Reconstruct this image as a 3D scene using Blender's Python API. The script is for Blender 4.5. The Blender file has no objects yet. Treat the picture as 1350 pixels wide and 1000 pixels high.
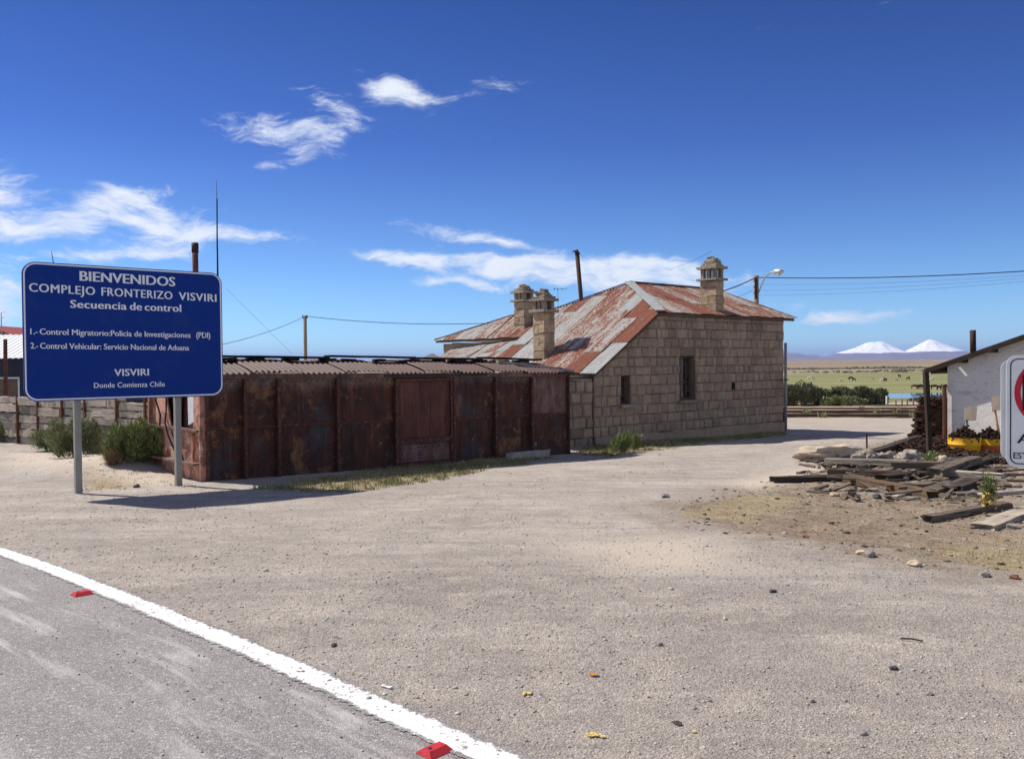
import bpy, math, random
import numpy as np
from mathutils import Vector, Matrix, noise as mnoise
from math import radians as rad, sin, cos, pi

# ------------------------------------------------------------------ camera
SC = bpy.context.scene
COL = SC.collection
F = 1146.0
EYE = 1.6
ROLL = rad(0.5)
PITCH = math.atan(22 / F)

def ray(px, py):
    x = (px - 675) / F
    y = -(py - 500) / F
    c, s = cos(ROLL), sin(ROLL)
    xr, yr = x * c + y * s, -x * s + y * c
    cp, sp = cos(PITCH), sin(PITCH)
    return Vector((xr, cp + sp * yr, -sp + cp * yr))

CAMP = Vector((0, 0, EYE))
cam_data = bpy.data.cameras.new('camera')
cam = bpy.data.objects.new('camera', cam_data)
COL.objects.link(cam)
fwd = ray(675, 500).normalized()
rgt = (ray(676, 500) - ray(675, 500)).normalized()
upv = rgt.cross(fwd).normalized()
cm = Matrix((rgt, upv, -fwd)).transposed().to_4x4()
cm.translation = CAMP
cam.matrix_world = cm
cam_data.sensor_fit = 'HORIZONTAL'
cam_data.sensor_width = 36
cam_data.lens = F / 1350 * 36
cam_data.clip_start = 0.05
cam_data.clip_end = 60000
SC.camera = cam

# ------------------------------------------------------------------ node helper
class NT:
    def __init__(s, tree):
        s.t = tree
        s.n = tree.nodes
        s.l = tree.links
        s.n.clear()
    def node(s, typ, inputs=None, **props):
        n = s.n.new(typ)
        for k, v in props.items():
            setattr(n, k, v)
        for k, v in (inputs or {}).items():
            s.put(n.inputs[k], v)
        return n
    def put(s, sock, v):
        if isinstance(v, bpy.types.NodeSocket):
            s.l.new(v, sock)
        elif isinstance(v, (tuple, list)) and sock.type == 'RGBA':
            sock.default_value = tuple(v) + ((1,) if len(v) == 3 else ())
        elif v is not None:
            sock.default_value = v
    def math(s, op, a, b=None, c=None, clamp=False):
        n = s.n.new('ShaderNodeMath')
        n.operation = op
        n.use_clamp = clamp
        s.put(n.inputs[0], a)
        if b is not None: s.put(n.inputs[1], b)
        if c is not None: s.put(n.inputs[2], c)
        return n.outputs[0]
    def noise(s, co, scale=5, detail=5, rough=.55, dist=0):
        n = s.node('ShaderNodeTexNoise', {'Vector': co, 'Scale': scale, 'Detail': detail, 'Roughness': rough, 'Distortion': dist})
        return n.outputs['Fac']
    def voro(s, co, scale=5, out='Distance', feature='F1', rnd=1.0):
        n = s.node('ShaderNodeTexVoronoi', {'Vector': co, 'Scale': scale, 'Randomness': rnd}, feature=feature)
        return n.outputs[out]
    def map(s, co, scale=(1, 1, 1), loc=(0, 0, 0), rot=(0, 0, 0)):
        n = s.node('ShaderNodeMapping', {'Vector': co, 'Scale': scale, 'Location': loc, 'Rotation': rot})
        return n.outputs[0]
    def rng(s, v, a, b, c=0.0, d=1.0):
        n = s.node('ShaderNodeMapRange', {0: v, 1: a, 2: b, 3: c, 4: d})
        return n.outputs[0]
    def mix(s, fac, a, b, mode='MIX'):
        n = s.n.new('ShaderNodeMix')
        n.data_type = 'RGBA'
        n.blend_type = mode
        s.put(n.inputs[0], fac)
        s.put(n.inputs[6], a)
        s.put(n.inputs[7], b)
        return n.outputs[2]
    def ramp(s, fac, stops):
        n = s.n.new('ShaderNodeValToRGB')
        s.put(n.inputs[0], fac)
        e = n.color_ramp.elements
        while len(e) < len(stops): e.new(0.5)
        for i, (p, c) in enumerate(stops):
            e[i].position = p
            e[i].color = tuple(c) + (1,) if len(c) == 3 else c
        return n.outputs[0]
    def bump(s, h, strength=.5, dist=.02, normal=None):
        n = s.node('ShaderNodeBump', {'Height': h, 'Strength': strength, 'Distance': dist})
        if normal is not None: s.put(n.inputs['Normal'], normal)
        return n.outputs[0]
    def obj(s): return s.node('ShaderNodeTexCoord').outputs['Object']
    def uv(s): return s.node('ShaderNodeTexCoord').outputs['UV']
    def pos(s): return s.node('ShaderNodeNewGeometry').outputs['Position']
    def rnd(s): return s.node('ShaderNodeObjectInfo').outputs['Random']

# ------------------------------------------------------------------ world, sun, exposure
SUN_EL = rad(48.5)
SUN_H = Vector((-0.888, 0.46, 0)).normalized()
SUN_DIR = Vector((SUN_H.x * cos(SUN_EL), SUN_H.y * cos(SUN_EL), sin(SUN_EL)))
world = bpy.data.worlds.new('World')
SC.world = world
world.use_nodes = True
W = NT(world.node_tree)
sky = W.node('ShaderNodeTexSky', sky_type='NISHITA', sun_disc=False, sun_elevation=SUN_EL,
             sun_rotation=math.atan2(SUN_H.x, SUN_H.y), altitude=3500, air_density=1.0, dust_density=0.15, ozone_density=2.2)
dirn = W.node('ShaderNodeTexCoord').outputs['Generated']
sep = W.node('ShaderNodeSeparateXYZ', {0: dirn})
az = W.math('ARCTAN2', sep.outputs[0], sep.outputs[1])
hyp = W.math('SQRT', W.math('ADD', W.math('MULTIPLY', sep.outputs[0], sep.outputs[0]), W.math('MULTIPLY', sep.outputs[1], sep.outputs[1])))
el = W.math('ARCTAN2', sep.outputs[2], hyp)
def azel(px, py):
    r = ray(px, py)
    return math.atan2(r.x, r.y), math.atan2(r.z, math.hypot(r.x, r.y))
uvc = W.node('ShaderNodeCombineXYZ', {0: az, 1: el, 2: 0.0}).outputs[0]
warp = W.node('ShaderNodeTexNoise', {'Vector': uvc, 'Scale': 9.0, 'Detail': 4.0})
wv = W.node('ShaderNodeVectorMath', {0: warp.outputs['Color'], 1: (0.5, 0.5, 0.5)}, operation='SUBTRACT').outputs[0]
wv = W.node('ShaderNodeVectorMath', {0: wv, 3: 0.055}, operation='SCALE').outputs[0]
uvw = W.node('ShaderNodeVectorMath', {0: uvc, 1: wv}, operation='ADD').outputs[0]
sw = W.node('ShaderNodeSeparateXYZ', {0: uvw})
def blob(px, py, rx, ry, tilt, amp):
    a0, e0 = azel(px, py)
    dx = W.math('SUBTRACT', sw.outputs[0], a0)
    dy = W.math('SUBTRACT', sw.outputs[1], e0)
    c, s = cos(tilt), sin(tilt)
    X = W.math('ADD', W.math('MULTIPLY', dx, c * F / rx), W.math('MULTIPLY', dy, s * F / rx))
    Y = W.math('ADD', W.math('MULTIPLY', dx, -s * F / ry), W.math('MULTIPLY', dy, c * F / ry))
    r2 = W.math('ADD', W.math('MULTIPLY', X, X), W.math('MULTIPLY', Y, Y))
    return W.math('MULTIPLY', W.math('EXPONENT', W.math('MULTIPLY', r2, -1.0)), amp)
# px, py centre, half sizes, tilt, strength of every cloud bank in view
BL = [(-12, 250, 38, 27.2, 0.2, 1.02), (95, 284, 58.9, 19.2, 0.3, 0.88), (175, 266, 53.2, 22.4, -0.1, 1.07), (240, 290, 76, 20.8, -0.12, 0.88), (315, 314, 76, 10.4, -0.1, 0.7),
      (60, 300, 57, 11.2, 0.1, 0.47), (100, 334, 85.5, 8, 0.1, 0.7), (-14, 385, 62, 36, 0, 1.25), (225, 330, 57, 8, 0, 0.51), (410, 308, 47.5, 5.6, 0.1, 0.28),
      (512, 116, 42, 20, -0.2, 0.95), (430, 130, 62, 17, -0.35, 0.8), (372, 160, 80, 20, -0.14, 0.88), (440, 168, 80, 12, 0.1, 0.55), (385, 208, 75, 18, 0.25, 0.62), (640, 118, 90, 26, 0.2, 0.36), (560, 128, 50, 12, -0.2, 0.45),
      (590, 312, 95, 14.4, -0.1, 0.86), (495, 338, 47.5, 7.2, -0.2, 0.79), (590, 350, 90.2, 13.6, -0.08, 0.93), (690, 354, 95, 13.6, -0.05, 0.98), (790, 364, 95, 19, 0, 1.15), (880, 362, 60, 20, 0.1, 1.2), (615, 378, 52, 7, 0, 0.95), (700, 328, 85.5, 8.8, -0.15, 0.56),
      (1115, 412, 90, 9, 0.02, 1.05), (1210, 456, 110, 7, 0, 0.5), (1060, 392, 70, 7, 0, 0.42), (330, 440, 50, 10, 0.2, 0.6), (120, 314, 123.5, 12.8, 0, 0.42), (960, 374, 70, 14, 0, 0.5)]
dens = None
for b in BL:
    o = blob(*b)
    dens = o if dens is None else W.math('ADD', dens, o)
# cloud added round the unseen sky, its cover raised to warm light in shade
far_az = W.rng(W.math('ABSOLUTE', az), 0.62, 0.9)
gen = W.noise(W.map(uvc, scale=(2.0, 6.0, 1.0)), 1.3, 6, .6)
gen = W.math('MULTIPLY', W.rng(gen, .42, .60), W.math('MULTIPLY', far_az, W.rng(el, 1.3, 0.5)))
n1 = W.noise(W.map(uvw, scale=(1.0, 2.6, 1.0), rot=(0, 0, .12)), 15, 10, .64, .5)
n2 = W.noise(W.map(uvw, scale=(1.0, 3.4, 1.0), rot=(0, 0, -.1)), 55, 6, .62, .8)
streakn = W.noise(W.map(uvw, scale=(1.0, 4.2, 1.0), rot=(0, 0, .22)), 9, 9, .66, .9)
tex = W.math('ADD', W.math('MULTIPLY', n1, .75), W.math('MULTIPLY', n2, .25))
mixn = W.math('ADD', W.math('MULTIPLY', W.rng(tex, .34, .66), .55), W.math('MULTIPLY', W.rng(streakn, .32, .66), .45))
cl = W.math('SUBTRACT', W.math('MULTIPLY', W.math('MINIMUM', dens, 1.15), 1.12), W.math('MULTIPLY', W.math('SUBTRACT', 1.0, mixn), 1.45))
cl = W.math('ADD', W.rng(cl, -.30, .74), gen, clamp=True)
cl = W.node('ShaderNodeMapRange', {0: cl, 1: 0.0, 2: 1.0, 3: 0.0, 4: 0.95}, interpolation_type='SMOOTHSTEP').outputs[0]
skyc = W.node('ShaderNodeHueSaturation', {'Saturation': 1.0, 'Value': 1.0, 'Color': sky.outputs[0]}).outputs[0]
tint = W.ramp(W.math('DIVIDE', el, 1.5708), [(.0, (.80, 1.10, 1.30)), (.05, (.68, .98, 1.26)), (.155, (.35, .56, 1.06)), (.27, (.21, .40, .84)), (1, (.24, .40, .78))])
skyc = W.mix(1.0, skyc, tint, 'MULTIPLY')
cloudc = W.mix(W.rng(tex, .35, .65), (7.0, 7.9, 9.4), (8.8, 9.1, 9.6))
wc = W.mix(cl, skyc, cloudc)
bg = W.node('ShaderNodeBackground', {'Color': wc, 'Strength': 0.085})
W.l.new(bg.outputs[0], W.node('ShaderNodeOutputWorld').inputs[0])

sun_d = bpy.data.lights.new('sun', 'SUN')
sun_d.energy = 4.6
sun_d.angle = rad(0.5)
sun_d.color = (1.0, 0.95, 0.87)
sun = bpy.data.objects.new('sun', sun_d)
COL.objects.link(sun)
sun.rotation_euler = (-SUN_DIR).to_track_quat('-Z', 'Y').to_euler()
sun.location = SUN_DIR * 50
SC.view_settings.view_transform = 'Standard'
SC.view_settings.look = 'None'
SC.view_settings.gamma = 1
SC.view_settings.use_curve_mapping = False
SC.view_settings.exposure = 0.35

# ------------------------------------------------------------------ materials
MATS = {}
def new_mat(name):
    m = bpy.data.materials.new(name)
    m.use_nodes = True
    n = NT(m.node_tree)
    MATS[name] = m
    b = n.node('ShaderNodeBsdfPrincipled')
    b.inputs['Roughness'].default_value = .85
    b.inputs['Specular IOR Level'].default_value = .25
    out = n.node('ShaderNodeOutputMaterial')
    n.l.new(b.outputs[0], out.inputs[0])
    return n, b
def setp(n, b, col, rough=None, normal=None, metal=None, spec=None):
    n.put(b.inputs['Base Color'], col)
    if rough is not None: n.put(b.inputs['Roughness'], rough)
    if normal is not None: n.put(b.inputs['Normal'], normal)
    if metal is not None: n.put(b.inputs['Metallic'], metal)
    if spec is not None: n.put(b.inputs['Specular IOR Level'], spec)

def simple(name, col, rough=.8, scale=8, var=.25, bump=.2, metal=0, dist=.01, stretch=(1, 1, 1)):
    n, b = new_mat(name)
    co = n.map(n.obj(), scale=stretch)
    f = n.noise(co, scale, 6, .65)
    r = n.rnd()
    c = n.mix(n.rng(f, .3, .7), tuple(x * (1 - var) for x in col), tuple(min(1, x * (1 + var)) for x in col))
    c = n.mix(1.0, c, n.ramp(r, [(0, (.85, .85, .85)), (1, (1.15, 1.12, 1.1))]), 'MULTIPLY')
    setp(n, b, c, rough, n.bump(n.noise(co, scale * 4, 5, .7), bump, dist), metal)
    return MATS[name]

# ground
def ground_mat():
    n, b = new_mat('ground')
    p = n.pos()
    sp = n.node('ShaderNodeSeparateXYZ', {0: p})
    y = sp.outputs[1]
    att = n.node('ShaderNodeAttribute', attribute_name='mask')
    am = n.node('ShaderNodeSeparateColor', {0: att.outputs['Color']})
    big = n.noise(n.map(p, scale=(.45, .9, 1)), 1.0, 5, .6, .4)
    med = n.noise(p, 3.2, 6, .65)
    fine = n.noise(p, 55, 4, .75)
    g = n.ramp(big, [(.25, (.315, .28, .247)), (.5, (.38, .342, .305)), (.72, (.47, .428, .38))])
    g = n.mix(n.rng(med, .45, .75, 0, .6), g, (.56, .49, .42))
    g = n.mix(n.rng(n.noise(n.map(p, loc=(4, 9, 0)), .55, 6, .68, .8), .50, .66, 0, .55), g, (.30, .262, .24))
    streak = n.noise(n.map(p, scale=(.35, 1.6, 1), rot=(0, 0, -.55)), 1.3, 4, .6, .6)
    g = n.mix(n.rng(streak, .56, .70, 0, .35), g, (.56, .49, .41))
    ruts = n.noise(n.map(p, scale=(.10, 1.9, 1), rot=(0, 0, .42)), 1.0, 5, .62, 1.6)
    g = n.mix(n.rng(ruts, .53, .64, 0, .28), g, (.48, .43, .375))
    g = n.mix(n.rng(ruts, .46, .36, 0, .35), g, (.28, .25, .223))
    pat = n.noise(n.map(p, scale=(.7, 1.5, 1), loc=(9, 2, 0)), 1.1, 8, .74, .6)
    g = n.mix(n.rng(pat, .56, .64, 0, .5), g, (.56, .50, .43))
    pat2 = n.noise(n.map(p, loc=(1, 7, 0)), 6.5, 8, .78, .3)
    g = n.mix(n.rng(pat2, .54, .66, 0, .4), g, (.52, .47, .41))
    g = n.mix(n.rng(pat2, .46, .36, 0, .4), g, (.24, .216, .196))
    # individual grains: coloured cells at three sizes
    for sc, w in ((260, .5), (120, .5), (60, .26)):
        vc = n.voro(p, sc, 'Color')
        vs = n.node('ShaderNodeSeparateColor', {0: vc})
        gr = n.ramp(vs.outputs[0], [(0, (.42, .41, .42)), (.22, (.78, .77, .77)), (.6, (1.03, 1.01, 1.0)), (.92, (1.28, 1.24, 1.18)), (1, (1.7, 1.65, 1.58))])
        g = n.mix(w, g, gr, 'MULTIPLY')
    # dry soil
    soil = n.ramp(n.noise(p, 2.4, 7, .7), [(.25, (.155, .118, .085)), (.5, (.255, .20, .145)), (.75, (.38, .31, .235))])
    vs2 = n.node('ShaderNodeSeparateColor', {0: n.voro(p, 40, 'Color')})
    soil = n.mix(.6, soil, n.ramp(vs2.outputs[1], [(0, (.45, .4, .38)), (.4, (.95, .9, .85)), (1, (1.5, 1.45, 1.35))]), 'MULTIPLY')
    brk = n.math('ADD', n.math('MULTIPLY', n.noise(p, 1.7, 6, .7), .9), -.45)
    dm = n.rng(n.math('ADD', am.outputs[0], n.math('MULTIPLY', brk, 1.7)), .25, .85)
    c = n.mix(dm, g, soil)
    grs = n.ramp(n.noise(p, 9, 5, .7), [(.3, (.23, .18, .10)), (.6, (.38, .30, .19)), (.8, (.50, .42, .30))])
    gm = n.rng(n.math('ADD', am.outputs[1], brk), .44, .85)
    c = n.mix(gm, c, grs)
    # pale sandy mound
    pm = n.rng(n.math('ADD', am.outputs[2], n.math('MULTIPLY', brk, .6)), .35, .75)
    c = n.mix(pm, c, n.mix(n.rng(fine, .3, .7), (.47, .39, .31), (.60, .52, .43)))
    # distance bands: sandy slope, pasture, dry plain
    wob = n.math('MULTIPLY', n.math('SUBTRACT', n.noise(n.map(p, scale=(.004, .01, .01)), 1, 4, .6), .5), 1.0)
    yy = n.math('MULTIPLY', y, n.math('ADD', 1.0, n.math('MULTIPLY', wob, .35)))
    sand = n.ramp(n.noise(p, .5, 6, .65), [(.3, (.36, .28, .20)), (.7, (.50, .41, .30))])
    c = n.mix(n.rng(yy, 30, 44), c, sand)
    gn = n.noise(n.map(p, scale=(.01, .035, 1)), 1, 7, .68, .4)
    pas = n.ramp(gn, [(.3, (.14, .15, .055)), (.5, (.215, .21, .085)), (.7, (.31, .285, .135))])
    c = n.mix(n.rng(yy, 150, 185), c, pas)
    dn = n.noise(n.map(p, scale=(.0025, .012, 1)), 1, 7, .7)
    dry = n.ramp(dn, [(.3, (.20, .135, .085)), (.5, (.30, .215, .14)), (.72, (.46, .36, .235))])
    dry = n.mix(n.rng(n.noise(n.map(p, scale=(.006, .02, 1), loc=(5, 5, 0)), 1, 8, .75), .46, .6, 0, .75), dry, (.17, .15, .085))
    c = n.mix(n.rng(yy, 620, 690), c, dry)
    band = n.math('MULTIPLY', n.rng(yy, 860, 890), n.rng(yy, 985, 955))
    c = n.mix(n.math('MULTIPLY', band, .9), c, (.06, .075, .03))
    dots = n.voro(n.map(p, scale=(1, .45, 1)), .045, 'Distance')
    dmask = n.math('MULTIPLY', n.rng(dots, .34, .24), n.rng(yy, 980, 1000))
    dmask = n.math('MULTIPLY', dmask, n.rng(n.noise(n.map(p, scale=(.003, .004, 1)), 1, 3), .45, .55))
    c = n.mix(n.math('MULTIPLY', dmask, .75), c, (.09, .085, .05))
    h1 = n.voro(p, 95, 'Distance')
    h2 = n.voro(n.node('ShaderNodeVectorMath', {0: p, 1: n.node('ShaderNodeVectorMath', {0: n.node('ShaderNodeTexNoise', {'Vector': p, 'Scale': 11.0, 'Detail': 4.0}).outputs['Color'], 3: .09}, operation='SCALE').outputs[0]}, operation='ADD').outputs[0], 43, 'Distance')
    h = n.math('ADD', n.math('MULTIPLY', n.math('SUBTRACT', 1, h1), .45), n.math('MULTIPLY', n.math('SUBTRACT', 1, h2), .38))
    h = n.math('ADD', h, n.math('MULTIPLY', n.noise(p, 9, 8, .78), 1.7))
    setp(n, b, c, .95, n.bump(h, n.rng(y, 6, 26, .95, .4), .014), spec=.12)
ground_mat()

def asphalt_mat(name, line=False):
    n, b = new_mat(name)
    p = n.pos()
    base = n.ramp(n.noise(p, 1.5, 5, .6), [(.3, (.225, .209, .203)), (.7, (.285, .266, .258))])
    for sc, w in ((210, .55), (95, .42)):
        vs = n.node('ShaderNodeSeparateColor', {0: n.voro(p, sc, 'Color')})
        base = n.mix(w, base, n.ramp(vs.outputs[0], [(0, (.45, .44, .45)), (.4, (.85, .84, .85)), (.75, (1.15, 1.12, 1.1)), (.95, (1.7, 1.65, 1.6)), (1, (2.8, 2.7, 2.5))]), 'MULTIPLY')
    # dusty tyre marks running with the road
    pr = n.map(p, rot=(0, 0, -LINE_ANG))
    st = n.noise(n.map(pr, scale=(.55, 4.5, 1)), 1.6, 6, .62, .7)
    st2 = n.noise(n.map(pr, scale=(1.0, 1.2, 1)), .9, 4, .6)
    dust_light = n.math('MULTIPLY', n.rng(st, .50, .68), n.rng(st2, .38, .58))
    c = n.mix(n.math('MULTIPLY', dust_light, .85), base, (.58, .535, .51))
    sand = n.noise(p, 7, 8, .75)
    c = n.mix(n.rng(sand, .55, .8, 0, .45), c, (.46, .41, .38))
    hb = n.voro(p, 120, 'Distance')
    if line:
        wear = n.noise(p, 26, 8, .82)
        wear2 = n.noise(p, 3.0, 4, .7)
        att = n.node('ShaderNodeAttribute', attribute_name='edge')
        t = n.math('ADD', wear, n.math('MULTIPLY', wear2, .35))
        t = n.math('SUBTRACT', t, n.math('MULTIPLY', att.outputs['Fac'], .30))
        paint = n.rng(t, .555, .60)
        white = n.mix(n.rng(n.noise(p, 60, 5, .7), .3, .7), (.70, .68, .65), (.86, .85, .82))
        c = n.mix(paint, c, white)
    setp(n, b, c, .8, n.bump(hb, .6, .006), spec=.3)

def rust_roof(name, rust, seed):
    n, b = new_mat(name)
    uv = n.uv()
    r = n.rnd()
    off = n.node('ShaderNodeCombineXYZ', {0: n.math('MULTIPLY', r, 37.0), 1: n.math('MULTIPLY', r, 91.0), 2: seed}).outputs[0]
    co = n.node('ShaderNodeVectorMath', {0: uv, 1: off}, operation='ADD').outputs[0]
    st = n.noise(n.map(co, scale=(5.5, .9, 1)), 1.2, 8, .68, .3)
    sp = n.noise(n.map(co, scale=(9, 7, 1)), 1.6, 7, .78)
    fleck = n.noise(n.map(co, scale=(30, 11, 1)), 1.0, 5, .8)
    lvl = n.math('ADD', n.math('MULTIPLY', st, .75), n.math('MULTIPLY', n.math('SUBTRACT', n.math('FRACT', n.math('MULTIPLY', r, 7.31)), .5), .20))
    lvl = n.math('ADD', lvl, n.math('MULTIPLY', n.math('SUBTRACT', sp, .5), .60))
    lvl = n.math('ADD', lvl, n.math('MULTIPLY', n.math('SUBTRACT', fleck, .5), .62))
    lvl = n.math('ADD', lvl, rust)
    zinc = n.mix(n.rng(n.noise(n.map(co, scale=(7, 2, 1)), 1, 5), .3, .7), (.30, .305, .295), (.46, .46, .43))
    rc = n.ramp(sp, [(.2, (.10, .032, .025)), (.45, (.185, .060, .040)), (.62, (.26, .095, .058)), (.8, (.34, .18, .12))])
    mid = (.34, .225, .155)
    c = n.mix(n.rng(lvl, .30, .375), zinc, mid)
    c = n.mix(n.rng(lvl, .355, .43), c, rc)
    setp(n, b, c, n.rng(lvl, .33, .42, .45, .9), n.bump(sp, .25, .004), spec=.3)
rust_roof('roof_rust', -.005, 0.0)
rust_roof('roof_zinc', -.12, 3.0)
rust_roof('roof_heavy', .075, 8.0)
def wagon_roof_mat():
    n, b = new_mat('wagon_roof')
    uv = n.uv()
    sp_ = n.node('ShaderNodeSeparateXYZ', {0: uv})
    co = n.obj()
    crest = n.rng(n.math('SINE', n.math('MULTIPLY', sp_.outputs[0], 2 * pi / .10)), .1, .95)
    f = n.noise(co, 4, 7, .7)
    g = n.noise(co, 22, 6, .75)
    base = n.ramp(f, [(.3, (.035, .013, .012)), (.55, (.070, .025, .022)), (.75, (.15, .05, .03))])
    dust_light = n.ramp(g, [(.3, (.095, .042, .035)), (.7, (.19, .105, .09))])
    c = n.mix(n.math('MULTIPLY', crest, n.rng(g, .30, .60, .25, .9)), base, dust_light)  # corrugation shading put into the colour: pale dusty crests, dark rusty troughs
    r = n.rnd()
    c = n.mix(1.0, c, n.ramp(r, [(0, (.72, .70, .70)), (1, (1.12, 1.1, 1.1))]), 'MULTIPLY')
    setp(n, b, c, .65, n.bump(g, .4, .006), spec=.3)
wagon_roof_mat()

def car_metal(name, kind):
    n, b = new_mat(name)
    p = n.obj()
    r = n.rnd()
    off = n.node('ShaderNodeCombineXYZ', {0: n.math('MULTIPLY', r, 5.0), 1: 0.0, 2: n.math('MULTIPLY', r, 9.0)}).outputs[0]
    co = n.node('ShaderNodeVectorMath', {0: p, 1: off}, operation='ADD').outputs[0]
    a = n.noise(n.map(co, scale=(1.3, 1.3, .75)), 2.2, 9, .72, .5)
    runs = n.noise(n.map(co, scale=(13, 13, .55)), 1.0, 6, .7, .2)
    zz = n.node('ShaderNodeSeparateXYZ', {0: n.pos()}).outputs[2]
    d = n.noise(n.map(co, scale=(6, 6, .8)), 1.3, 7, .7)
    f = n.noise(co, 17, 7, .75)
    if kind == 'dark':
        c = n.ramp(a, [(.25, (.020, .008, .007)), (.45, (.050, .017, .012)), (.6, (.095, .031, .019)), (.78, (.17, .068, .030))])
        c = n.mix(n.rng(n.noise(co, 1.3, 7, .68, .4), .53, .62, 0, .75), c, (.050, .052, .060))
        c = n.mix(n.rng(n.noise(n.map(co, loc=(7, 3, 1)), 2.1, 8, .72, .3), .54, .63, 0, .75), c, (.27, .125, .055))
        c = n.mix(n.rng(n.noise(n.map(co, loc=(1, 8, 5)), 2.8, 9, .76, .5), .62, .66, 0, .7), c, (.36, .28, .22))
        c = n.mix(n.rng(d, .45, .70, 0, .75), c, (.028, .013, .012))
        c = n.mix(n.rng(f, .64, .72, 0, .5), c, (.26, .17, .13))
        c = n.mix(n.rng(runs, .56, .66, 0, .6), c, (.17, .055, .026))
        c = n.mix(n.rng(runs, .44, .36, 0, .55), c, (.016, .008, .008))
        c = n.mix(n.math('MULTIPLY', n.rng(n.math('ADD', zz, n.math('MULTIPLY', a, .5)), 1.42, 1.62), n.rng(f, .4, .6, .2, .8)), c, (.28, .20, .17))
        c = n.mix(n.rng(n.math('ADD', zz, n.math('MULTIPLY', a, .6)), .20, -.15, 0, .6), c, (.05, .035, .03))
    elif kind == 'door':
        c = n.ramp(a, [(.25, (.045, .015, .013)), (.5, (.10, .032, .024)), (.75, (.16, .058, .036))])
        c = n.mix(n.rng(d, .52, .75, 0, .6), c, (.05, .022, .02))
        c = n.mix(n.rng(runs, .55, .66, 0, .7), c, (.21, .075, .035))
        c = n.mix(n.rng(runs, .45, .36, 0, .7), c, (.022, .01, .01))
        c = n.mix(n.rng(n.noise(n.map(co, scale=(9, 9, 1.6), loc=(2, 2, 2)), 1.5, 5, .7), .64, .70, 0, .6), c, (.36, .24, .10))
        c = n.mix(n.rng(f, .66, .74, 0, .6), c, (.28, .20, .08))
    elif kind == 'pale':
        c = n.ramp(a, [(.25, (.07, .032, .026)), (.48, (.15, .075, .06)), (.6, (.21, .13, .12)), (.75, (.30, .18, .10))])
        c = n.mix(n.rng(d, .5, .72, 0, .75), c, (.05, .022, .02))
        c = n.mix(n.rng(n.noise(co, 4.5, 8, .75, .5), .57, .62, 0, .7), c, (.055, .03, .028))
    elif kind == 'end':
        e = n.noise(co, 3.0, 9, .74, .8)
        c = n.ramp(a, [(.3, (.22, .085, .055)), (.55, (.33, .15, .10)), (.75, (.42, .21, .15))])
        c = n.mix(n.rng(e, .47, .51), c, (.58, .30, .21))
        c = n.mix(n.rng(n.noise(n.map(co, loc=(3, 9, 4)), 3.6, 9, .75, .6), .58, .61), c, (.64, .48, .38))
        c = n.mix(n.rng(d, .60, .72, 0, .8), c, (.09, .035, .03))
    elif kind == 'rib':
        c = n.ramp(f, [(.3, (.04, .014, .011)), (.55, (.095, .032, .022)), (.7, (.27, .19, .15))])
    setp(n, b, c, n.rng(f, .3, .7, .6, .85), n.bump(n.math('ADD', f, n.math('MULTIPLY', a, 2)), .5, .01), spec=.3)
for k in ('dark', 'door', 'pale', 'end', 'rib'): car_metal('car_' + k, k)

def stone_mat(name, c1, c2, c3, sc=6, grime=True):
    n, b = new_mat(name)
    p = n.obj()
    r = n.rnd()
    f = n.noise(p, sc, 8, .7)
    g = n.noise(p, sc * 6, 5, .75)
    c = n.ramp(f, [(.28, c1), (.5, c2), (.74, c3)])
    c = n.mix(1.0, c, n.ramp(r, [(0, (.82, .80, .79)), (.5, (1, 1, 1)), (1, (1.16, 1.13, 1.08))]), 'MULTIPLY')
    c = n.mix(n.rng(g, .60, .74, 0, .45), c, tuple(x * .55 for x in c1))
    if grime:
        big = n.noise(p, .8, 5, .65)
        c = n.mix(n.rng(big, .52, .72, 0, .35), c, tuple(x * .6 for x in c1))
    h = n.math('ADD', f, n.math('MULTIPLY', g, .45))
    if name == 'wall_stone':
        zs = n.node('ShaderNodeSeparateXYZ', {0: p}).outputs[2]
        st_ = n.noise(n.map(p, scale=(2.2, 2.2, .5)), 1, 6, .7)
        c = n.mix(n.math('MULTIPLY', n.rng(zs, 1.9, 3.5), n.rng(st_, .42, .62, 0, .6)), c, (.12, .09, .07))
        c = n.mix(n.rng(n.noise(n.map(p, loc=(3, 3, 3)), .55, 6, .7), .5, .68, 0, .4), c, (.17, .13, .10))
    setp(n, b, c, .93, n.bump(h, .8, .03), spec=.1)
stone_mat('wall_stone', (.265, .192, .138), (.345, .258, .19), (.42, .325, .245))
stone_mat('rough_stone', (.22, .165, .12), (.32, .245, .18), (.42, .33, .25), 4)
stone_mat('mortar', (.18, .132, .098), (.235, .176, .132), (.29, .22, .168), 9)
stone_mat('base_render', (.24, .178, .132), (.31, .235, .178), (.38, .29, .22), 3)
stone_mat('chimney_stone', (.25, .18, .12), (.38, .285, .195), (.50, .395, .285), 7, False)
stone_mat('cap_stone', (.17, .14, .11), (.30, .25, .195), (.42, .355, .28), 11, False)
stone_mat('pale_rock', (.38, .29, .21), (.55, .44, .33), (.66, .56, .44), 5, False)
stone_mat('white_rock', (.15, .12, .095), (.38, .33, .28), (.62, .57, .51), 5, False)
stone_mat('grey_rock', (.20, .18, .17), (.32, .29, .27), (.42, .38, .34), 8, False)
stone_mat('dark_rock', (.05, .045, .045), (.09, .08, .08), (.15, .13, .12), 8, False)
stone_mat('rust_rock', (.16, .075, .04), (.24, .12, .07), (.32, .18, .10), 8, False)
stone_mat('concrete', (.24, .22, .20), (.34, .31, .28), (.42, .39, .35), 6, False)

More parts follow.
